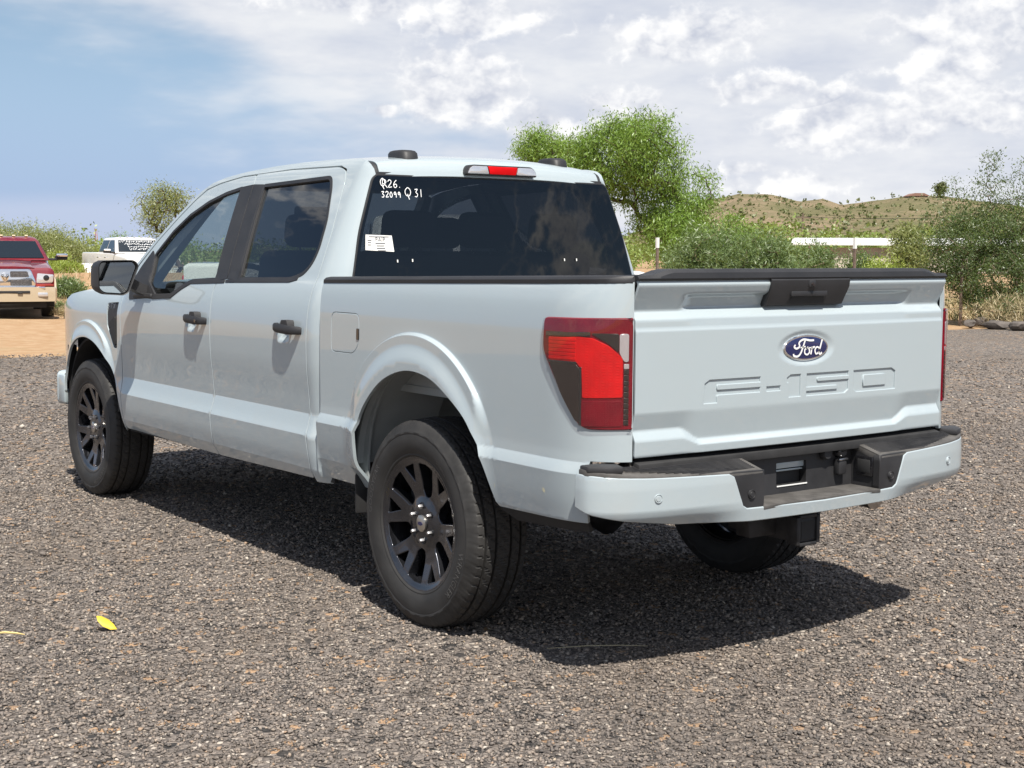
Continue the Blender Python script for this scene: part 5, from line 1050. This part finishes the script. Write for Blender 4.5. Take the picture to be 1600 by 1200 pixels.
# ---- wire fence
FM = mat('fence_steel', (.20, .15, .12), .7, .3, var=.3); fe = empty('wire_fence', gz(bearing(1025, 32))); tag(fe, 'thin wire fence on steel posts in front of the shrubs', 'fence')
FP = [gz(bearing(X, d)) for X, d in ((860, 33), (1025, 32), (1178, 31.5), (1332, 31), (1500, 31), (1660, 31.5))]; o0 = fe.location.copy()
for i, p in enumerate(FP):
    q = p-o0; h = 1.78 if i in (1, 3) else 1.25
    post = prism('post', [(q.x-.025, q.y-.025), (q.x+.025, q.y-.025), (q.x+.025, q.y+.025), (q.x-.025, q.y+.025)], 'z', -.2, h, FM, fe)
    if i in (1, 3): prism('post_cap', [(q.x-.03, q.y-.03), (q.x+.03, q.y-.03), (q.x+.03, q.y+.03), (q.x-.03, q.y+.03)], 'z', h-.22, h+.01, WHITE, post)
for hgt in (.35, .6, .85, 1.1):
    tube('wire', [p-o0+Vector((0, 0, hgt)) for p in FP], .005, FM, fe, 4)
# ---- long low shed with a pale metal roof
SH = empty('long_shed', gz(bearing(1350, 105)), YAW-math.atan((1350-800)/2199.4)); tag(SH, 'long low shed with a white metal roof below the hill', 'building')
SHR = mat('shed_roof', (.74, .74, .72), .45, var=.06, vscale=1); SHW = mat('shed_wall', (.40, .36, .31), .85, var=.15, vscale=2)
prism('wall', [(2.2, 0), (5.5, 0), (5.5, 1.9), (2.2, 1.9)], 'y', -11, 3.0, SHW, SH)
prism('wall', [(-1.0, 0), (-.8, 0), (-.8, 1.15), (-1.0, 1.15)], 'y', -7, 2.2, mat('pale_wall', (.55, .49, .43), .85, var=.12, vscale=3), SH)
rf = prism('roof', [(1.2, 2.18), (3.8, 2.62), (6.6, 2.2), (6.6, 2.12), (3.8, 2.5), (1.2, 2.06)], 'y', -12, 5.4, SHR, SH)
for k in range(29): prism('roof_seam', [(1.22, 2.19), (3.8, 2.63), (3.8, 2.66), (1.22, 2.22)], 'y', -11.8+k*.6, -11.77+k*.6, SHR, rf)
for k in range(6): prism('post', [(1.5, -.1), (1.65, -.1), (1.65, 2.12), (1.5, 2.12)], 'y', -11+k*3, -10.85+k*3, SHW, SH)
# ---- hills with scrub
def hill_ridge(X):  # skyline row against column
    return np.interp(X, [850, 960, 1050, 1110, 1150, 1200, 1245, 1280, 1310, 1350, 1385, 1420, 1470, 1510, 1600, 1750, 1900, 2100], [392, 375, 335, 311, 303, 305, 316, 311, 320, 315, 311, 306, 307, 314, 326, 345, 370, 394])
def hn(x, y): return (np.sin(x*.06+1.2)*np.cos(y*.055+.3)+.6*np.sin(x*.13+y*.10)+.4*np.sin(x*.29-y*.23+2)+.25*np.sin(x*.61+y*.53))
Xc = np.linspace(850, 2100, 190); Dc = np.linspace(300, 900, 80); A_, D_ = np.meshgrid(Xc, Dc); ang = YAW-np.arctan((A_-800)/2199.4); hx = CAM.x+D_*np.cos(ang); hy = CAM.y+D_*np.sin(ang)
zr = 1.48+(394-hill_ridge(A_))*520/2199.4; t = np.clip((D_-300)/220, 0, 1); t2 = np.clip((900-D_)/380, 0, 1); hz = np.where(D_ < 520, t**1.25, t2**1.1)*zr+hn(hx, hy)*.55*np.clip(t*2.2, 0, 1)*np.where(D_ < 520, 1-.75*t**6, .3); hz = np.maximum(hz, -.5+0*hz)
def hill_mat():
    m = bpy.data.materials.new('hill_soil'); m.use_nodes = True; nt = m.node_tree; b = nt.nodes['Principled BSDF']; tc = N(nt, 'ShaderNodeTexCoord'); v = tc.outputs['Object']
    n1 = noise(nt, v, .022, 6, .62); n2 = noise(nt, v, .16, 6, .65); n3 = noise(nt, v, .6, 4, .6)
    c = mixc(nt, sstep(nt, n1, .38, .62), (.155, .145, .080), (.26, .20, .135)); c = mixc(nt, math_(nt, 'MULTIPLY', sstep(nt, n2, .50, .66), .7), c, (.125, .125, .07)); c = mixc(nt, math_(nt, 'MULTIPLY', sstep(nt, n3, .60, .75), .6), c, (.40, .32, .25))
    nt.links.new(c, b.inputs['Base Color']); b.inputs['Roughness'].default_value = 1; b.inputs['Specular IOR Level'].default_value = 0
    bp = N(nt, 'ShaderNodeBump'); bp.inputs['Distance'].default_value = 1.5; bp.inputs['Strength'].default_value = .8; nt.links.new(math_(nt, 'ADD', n2, n3), bp.inputs['Height']); nt.links.new(bp.outputs[0], b.inputs['Normal']); return m
v = np.stack([hx.ravel(), hy.ravel(), hz.ravel()], -1); nx = len(Xc)
hill = mk('hills', v, [(j*nx+i, j*nx+i+1, (j+1)*nx+i+1, (j+1)*nx+i) for j in range(len(Dc)-1) for i in range(nx-1)], hill_mat(), None, True); tag(hill, kind='structure')
def clumps(name, label, P, size, m, seed, per=10):
    rng = np.random.default_rng(seed); n = len(P)*per; s = np.repeat(size, per)[:, None]; c = np.repeat(P, per, 0)+rng.normal(0, .36, (n, 3))*s*np.array([1, 1, .7])+np.array([0, 0, .35])*s
    d = rng.normal(0, 1, (n, 3)); d /= np.linalg.norm(d, axis=1)[:, None]; q = np.cross(d, rng.normal(0, 1, (n, 3))); q /= np.linalg.norm(q, axis=1)[:, None]; r = s*rng.uniform(.22, .5, (n, 1))
    V = np.stack([c+d*r, c+q*r, c-d*r, c-q*r], 1).reshape(-1, 3); me = bpy.data.meshes.new(name); me.from_pydata(V.tolist(), [], [(4*i, 4*i+1, 4*i+2, 4*i+3) for i in range(n)]); o = link(name, me, m); tag(o, label, None, None, 'stuff'); return o
L_FAR = leaf_mat('far_scrub_leaf', (.10, .12, .045), (.20, .21, .085), .15); L_FARG = leaf_mat('far_tree_leaf', (.12, .19, .04), (.30, .36, .09), .25)
k = RNG.random(5200); ii = RNG.integers(0, 30, 5200); jj = RNG.integers(0, nx, 5200); P = np.stack([hx[ii, jj], hy[ii, jj], hz[ii, jj]], -1)+np.stack([RNG.uniform(-6, 6, 5200), RNG.uniform(-6, 6, 5200), 0*k], -1)
clumps('hill_scrub', 'dark scrub dotted over the far hills', P, RNG.uniform(.35, 1.15, 5200)*(.4+.9*RNG.random(5200)), L_FAR, 5, 9)
def far_trees(name, label, x0, x1, d0, d1, n, s0, s1, seed, per, q):
    rng = np.random.default_rng(seed); X = rng.uniform(x0, x1, n); Dd = rng.uniform(d0, d1, n); a = YAW-np.arctan((X-800)/2199.4); s = rng.uniform(s0, s1, n)
    P = np.stack([CAM.x+Dd*np.cos(a), CAM.y+Dd*np.sin(a), 0*X], -1); lobes = np.repeat(P, 6, 0)+rng.normal(0, 1, (n*6, 3))*np.repeat(s, 6)[:, None]*np.array([.34, .34, .10])+np.array([0, 0, 1])*(np.repeat(s, 6)*rng.uniform(.25, .75, n*6))[:, None]
    o = leaves(name, lobes, per, .45, q, q*.6, L_FARG, None, 0, rng); tag(o, label, None, None, 'stuff')
far_trees('far_trees', 'far off belt of green desert trees at the foot of the hills', 1000, 2300, 120, 290, 330, 3.2, 6.0, 6, 44, .42)
far_trees('far_trees', 'far off belt of green desert trees along the left horizon', -1100, 1000, 85, 150, 300, 1.6, 3.0, 9, 44, .26)
# house on the ridge
hp = bearing(1425, 515); hp.z = 1.48+(394-307.5)*515/2199.4-1.6; HS = empty('hilltop_house', hp, YAW); tag(HS, 'small house with a red roof on the hill top', 'house')
prism('wall', [(-3.2, -2), (3.2, -2), (3.2, 1.5), (-3.2, 1.5)], 'x', -3, 3, mat('house_wall', (.62, .50, .42), .8), HS)
prism('roof', [(-3.8, 1.4), (3.8, 1.4), (1.6, 2.4), (-1.6, 2.4)], 'x', -4, 4, mat('house_roof', (.22, .12, .09), .8), HS)
for yy_ in (-2, 0, 2): box('window', (-3.05, yy_, .7), (.2, .7, .8), GLOSSB, HS, .02)
P = bearing(1463, 512); P.z = 1.48+(394-309)*512/2199.4; plant('hilltop_tree', 'lone dark tree on the ridge beside the house', 'tree', P, [(0, 0, 3.0, 1.8, 1.8, 1.8)], 30, 30, .6, .8, .5, L_FAR, BARK, ((0, 0, -1),), .05, .3, 77)
# radio mast far left
mp = gz(bearing(152, 180)); MM = mat('mast_red', (.42, .16, .11), .7); ms = empty('radio_mast', mp); tag(ms, 'thin reddish radio mast on the left horizon', 'mast')
for a in range(3): tube('mast_leg', [(.25*math.cos(a*2.09), .25*math.sin(a*2.09), -.5), (.12*math.cos(a*2.09), .12*math.sin(a*2.09), 4.0)], .03, MM, ms, 4)
for k in range(7): tube('mast_brace', [(.23*math.cos(k*2.09), .23*math.sin(k*2.09), k*.6), (.22*math.cos(k*2.09+2.09), .22*math.sin(k*2.09+2.09), k*.6+.5)], .025, MM, ms, 4)
# power line crossing in front of the hill
PLM = mat('pole_wood', (.16, .12, .09), .9, var=.3)
pa, pb = bearing(1250, 150), bearing(1720, 120)
poles = []
for p, lab in ((pa, 'wooden power pole left of the shed roof below the hill'), (pb, 'wooden power pole beyond the right edge')):
    e = empty('power_pole', p); tag(e, lab, 'power pole', 'power poles below the hill'); tube('pole', [(0, 0, -.5), (0, 0, 5.6)], [.13, .09], PLM, e, 8); box('crossarm', (0, 0, 5.2), (.15, 1.8, .12), PLM, e, .01)
pl = empty('power_line', pa); tag(pl, 'sagging power lines strung below the hills', 'power line')
for k, (dy, z) in enumerate(((-.8, 5.3), (0, 5.55), (.8, 5.3), (0, 4.3))):
    d = pb-pa; tube('wire', [d*t+Vector((0, dy, z-2.2*t*(1-t))) for t in np.linspace(0, 1, 14)], .012, DARKST, pl, 4)

# ================================================================== other vehicles
MAROON = paint_mat('paint_maroon', (.16, .008, .018)); WPAINT = paint_mat('paint_white', (.78, .78, .77)); TAN = paint_mat('paint_tan', (.44, .36, .25)); 
def simple_wheel(parent, x, y, r, L, w=.27):
    e = lathe('wheel', [(.0, L*w*.40), (.10, L*w*.42), (r*.58, L*w*.36), (r*.62, L*w*.48)], STEEL, parent, 28, 'y'); e.location = (x, y, r)
    lathe('tyre', [(r*.60, -L*w*.45), (r*.75, -L*w*.5), (r*.95, -L*w*.45), (r, -L*w*.36), (r, L*w*.36), (r*.95, L*w*.45), (r*.75, L*w*.5), (r*.60, L*w*.45)], RUBBER, e, 36, 'y')
    return e
def ring_yz(x, w, zb, zt, r=.10, wt=None):
    wt = wt or w; p = rounded([(-w, zb), (w, zb), (wt, zt), (-wt, zt)], [r*.4, r*.4, r, r], 4); return [(x, a, b) for a, b in p]
def pickup(name, label, loc, heading, paint, lower, H=1.0, group=None, glass_text=False, flare=False):
    e = empty(name, loc, heading); tag(e, label, 'pickup truck', group); k = H
    loft('body', [ring_yz(.93, .90, .55*k, 1.02*k, .10), ring_yz(.88, .96, .50*k, 1.10*k, .12), ring_yz(.55, .99, .48*k, 1.17*k, .12, .93), ring_yz(-.45, 1.0, .45*k, 1.24*k, .10, .92), ring_yz(-.9, 1.0, .45*k, 1.27*k, .07, .94), ring_yz(-2.6, 1.0, .45*k, 1.28*k, .06, .95), ring_yz(-2.75, 1.0, .5*k, 1.28*k, .05, .96), ring_yz(-4.55, 1.0, .52*k, 1.28*k, .05, .96), ring_yz(-4.6, .97, .6*k, 1.25*k, .05)], paint, e, smooth=35)
    loft('hood_bulge', [[(x, y*s, z*k) for y, z in ((-.60, 1.10), (-.52, 1.19+dz), (-.2, 1.205+dz), (.2, 1.205+dz), (.52, 1.19+dz), (.60, 1.10))] for x, s, dz in ((.90, .96, -.07), (.6, 1, .0), (-.2, 1.06, .06), (-.46, 1.1, .075))], paint, e, smooth=35)
    b, t = 1.255*k, 1.80*k
    zz = [(b, -.42, -2.62, .935), (b+.04, -.46, -2.62, .925), (t-.10, -1.02, -2.56, .755), (t-.03, -1.16, -2.52, .70), (t, -1.34, -2.40, .60)]
    loft('cab', [[(x0, -w+.06, z), (x0, w-.06, z), (x0-.08, w, z), (x1+.06, w, z), (x1, w-.06, z), (x1, -w+.06, z), (x1+.06, -w, z), (x0-.08, -w, z)] for z, x0, x1, w in zz], paint, e, smooth=30)
    def q(n_, pts, m, th=.012): 
        o = mk(n_, pts, [tuple(range(len(pts)))], m, e); md = o.modifiers.new('t', 'SOLIDIFY'); md.thickness = th; md.offset = 0; return o
    za, zb_ = b+.05, t-.11; xa, xb = -.475, -1.01
    q('windscreen', [(xa+.022, -.84, za), (xa+.022, .84, za), (xb+.03, .69, zb_), (xb+.03, -.69, zb_)], GLASSD)
    q('rear_window', [(-2.635, -.78, za+.02), (-2.635, .78, za+.02), (-2.585, .66, zb_), (-2.585, -.66, zb_)], GLASSD)
    for L in (1, -1):
        Y = lambda z: L*(.925-(.17)*(z-b-.04)/(t-.14-b)+.006)
        q('side_window', [(-.62, Y(za), za), (-1.62, Y(za), za), (-1.60, Y(zb_), zb_), (-1.12, Y(zb_), zb_)], GLASSD); q('side_window', [(-1.70, Y(za), za), (-2.50, Y(za), za), (-2.44, Y(zb_), zb_), (-1.68, Y(zb_), zb_)], GLASSD)
        for wx in (0, -3.75):
            simple_wheel(e, wx, L*.86, .40*k, L)
            a = np.linspace(0, math.pi, 15); prism('wheel_arch', [(wx+.47*math.cos(u), .42*k+.47*k*math.sin(u)) for u in a]+[(wx+.41*math.cos(u), .42*k+.41*k*math.sin(u)) for u in a[::-1]], 'y', L*.985, L*(1.22 if flare and wx < 0 else 1.06 if flare else 1.03), lower if not flare else paint, e, .008)
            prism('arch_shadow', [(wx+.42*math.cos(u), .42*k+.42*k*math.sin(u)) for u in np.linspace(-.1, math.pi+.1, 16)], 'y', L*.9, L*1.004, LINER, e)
        mb = box('door_mirror', (-.60, L*1.20, b+.055), (.12, .26, .10), DARKST, e, .03); box('mirror_cap', (-.54, L*1.21, b+.11), (.10, .24, .075), CHROME if not flare else paint, mb, .03); box('mirror_arm', (-.58, L*1.01, b+.02), (.07, .20, .05), DARKST, mb, .015)
        box('door_handle', (-1.50, L*1.005, 1.10*k), (.2, .03, .04), CHROME, e, .008); box('door_handle', (-2.42, L*1.005, 1.10*k), (.2, .03, .04), CHROME, e, .008)
        hl = prism('head_lamp', rounded([(L*.60, .77*k), (L*.93, .78*k), (L*.95, .96*k), (L*.62, .99*k)], .03, 3), 'x', .80, .945, CLEAR, e, .02); lathe('lamp_bowl', [(0, .004), (.05, .004), (.06, .0)], GLOSSB, hl, 18, 'x', center=(.945, L*.80, .885*k))
        box('turn_lamp', (.90, L*.77, .725*k), (.1, .34, .05), mat('amber_red', (.25, .03, .02), .2) if not flare else CLEAR, e, .012)
        fl = box('fog_lamp', (1.055, L*.72, .53*k), (.04, .20, .09), CLEAR, e, .02); box('tail_lamp', (-4.59, L*.88, 1.0*k), (.06, .16, .34), REDB, e, .02)
    for u in range(5): box('clearance_lamp', (-1.28, -.52+.26*u, t+.012), (.12, .07, .035), AMBER if not flare else CLEAR, e, .012)
    # front: grille, bumper
    gs = prism('grille_surround', rounded([(-.58, .68*k), (.58, .68*k), (.60, .80*k), (.50, 1.08*k), (-.50, 1.08*k), (-.60, .80*k)], .05, 3), 'x', .86, .965, CHROME, e, .02)
    for L in (1, -1):
        prism('grille_mesh', rounded([(L*.10, .90*k), (L*.47, .90*k), (L*.43, 1.03*k), (L*.10, 1.03*k)], .02, 2), 'x', .94, .968, GRM, gs); prism('grille_mesh', rounded([(L*.10, .72*k), (L*.52, .72*k), (L*.51, .85*k), (L*.10, .85*k)], .02, 2), 'x', .94, .968, GRM, gs)
        for r_ in range(4):
            for zz_ in (.92, .74): box('mesh_bar', (.970, L*.285, (zz_+.03*r_)*k), (.006, .34, .006), STEEL, gs, 0)
    badge = prism('grille_badge', rounded([(-.07, .99*k), (.07, .99*k), (.085, .93*k), (.05, .84*k), (0, .80*k), (-.05, .84*k), (-.085, .93*k)], .01, 2), 'x', .965, .985, CHROME, gs, .005)
    ribbon('badge_mark', [[(L*.012, .83*k), (L*.03, .88*k), (L*.055, .92*k), (L*.065, .955*k), (L*.035, .965*k), (L*.03, .93*k), (L*.05, .915*k)] for L in (1, -1)], lambda u, v, o: (.986+o, u, v), .011, GLOSSB, gs)
    bm_ = loft('front_bumper', [[(x, w*s, z*k) for s, x in ((-1, .86), (-.96, 1.0), (-.6, 1.06), (0, 1.075), (.6, 1.06), (.96, 1.0), (1, .86))] for w, z in ((1.0, .38), (1.01, .42), (1.01, .66), (.98, .69))], lower, e, closed=False, smooth=30)
    box('bumper_top', (.97, 0, .675*k), (.16, 1.55, .05), CHROME if lower is not WPAINT else WPAINT, bm_, .015); box('bumper_slot', (1.068, 0, .585*k), (.03, .95, .05), LINER, bm_, .01); box('tow_hook', (1.075, .28, .565*k), (.06, .10, .04), LINER, bm_, .012); box('tow_hook', (1.075, -.28, .565*k), (.06, .10, .04), LINER, bm_, .012)
    prism('underbody', [(.85, .24*k), (.85, .50*k), (-4.4, .50*k), (-4.4, .30*k), (0, .28*k)], 'y', -.80, .80, LINER, e); box('rear_bumper', (-4.68, 0, .60*k), (.2, 1.9, .2), CHROME, e, .04)
    if glass_text:
        rs2 = random.Random(4); strokes = []
        for li, z in enumerate((.40, .31, .22, .13)):
            y = .60
            while y > -.62+.1*li:
                w = rs2.uniform(.05, .09); n_ = rs2.randint(3, 5); pts = [(y-w*i/n_, z+b+rs2.uniform(-.03, .035)) for i in range(n_+1)]; strokes.append(catmull(pts, 4)); y -= w+.02
        ribbon('window_writing', strokes, lambda u, v, o: (xa+.022+(xb+.03-xa-.022)*(v-za)/(zb_-za)+.016+o, u, v+.012), .011, CHALK, e)
    return e
GLASSD = mat('dark_window', (.015, .02, .025), .06, coat=.5); GRM = mat('grille_mesh', (.12, .12, .125), .4, .8); AMBER = mat('amber_lens', (.75, .60, .40), .2, coat=.5)
def facing(p, off): d = Vector((CAM.x-p.x, CAM.y-p.y)); return math.atan2(d.y, d.x)+R(off)
p = gz(bearing(9, 30.5)); h = facing(p, 1.5); o = pickup('pickup_truck', 'maroon pickup truck with chrome grille and tan bumper parked at the left edge', (p.x-math.cos(h)*1.0, p.y-math.sin(h)*1.0, p.z), h, MAROON, TAN, .95)
p = gz(bearing(229, 52)); h = facing(p, 18)
o = pickup('pickup_truck', 'white pickup truck with handwriting on its dark glass, half hidden by the grey pickup mirror', (p.x, p.y, p.z), h, WPAINT, WPAINT, 1.05, glass_text=True, flare=True)
p = gz(bearing(1008, 17.0)); h = YAW-math.atan((1008-800)/2199.4)-R(75)
o = pickup('pickup_truck', 'white vehicle almost wholly hidden behind the grey cab, only its nose showing', (p.x-math.cos(h)*.75, p.y-math.sin(h)*.75, p.z), h, WPAINT, WPAINT, 1.06)
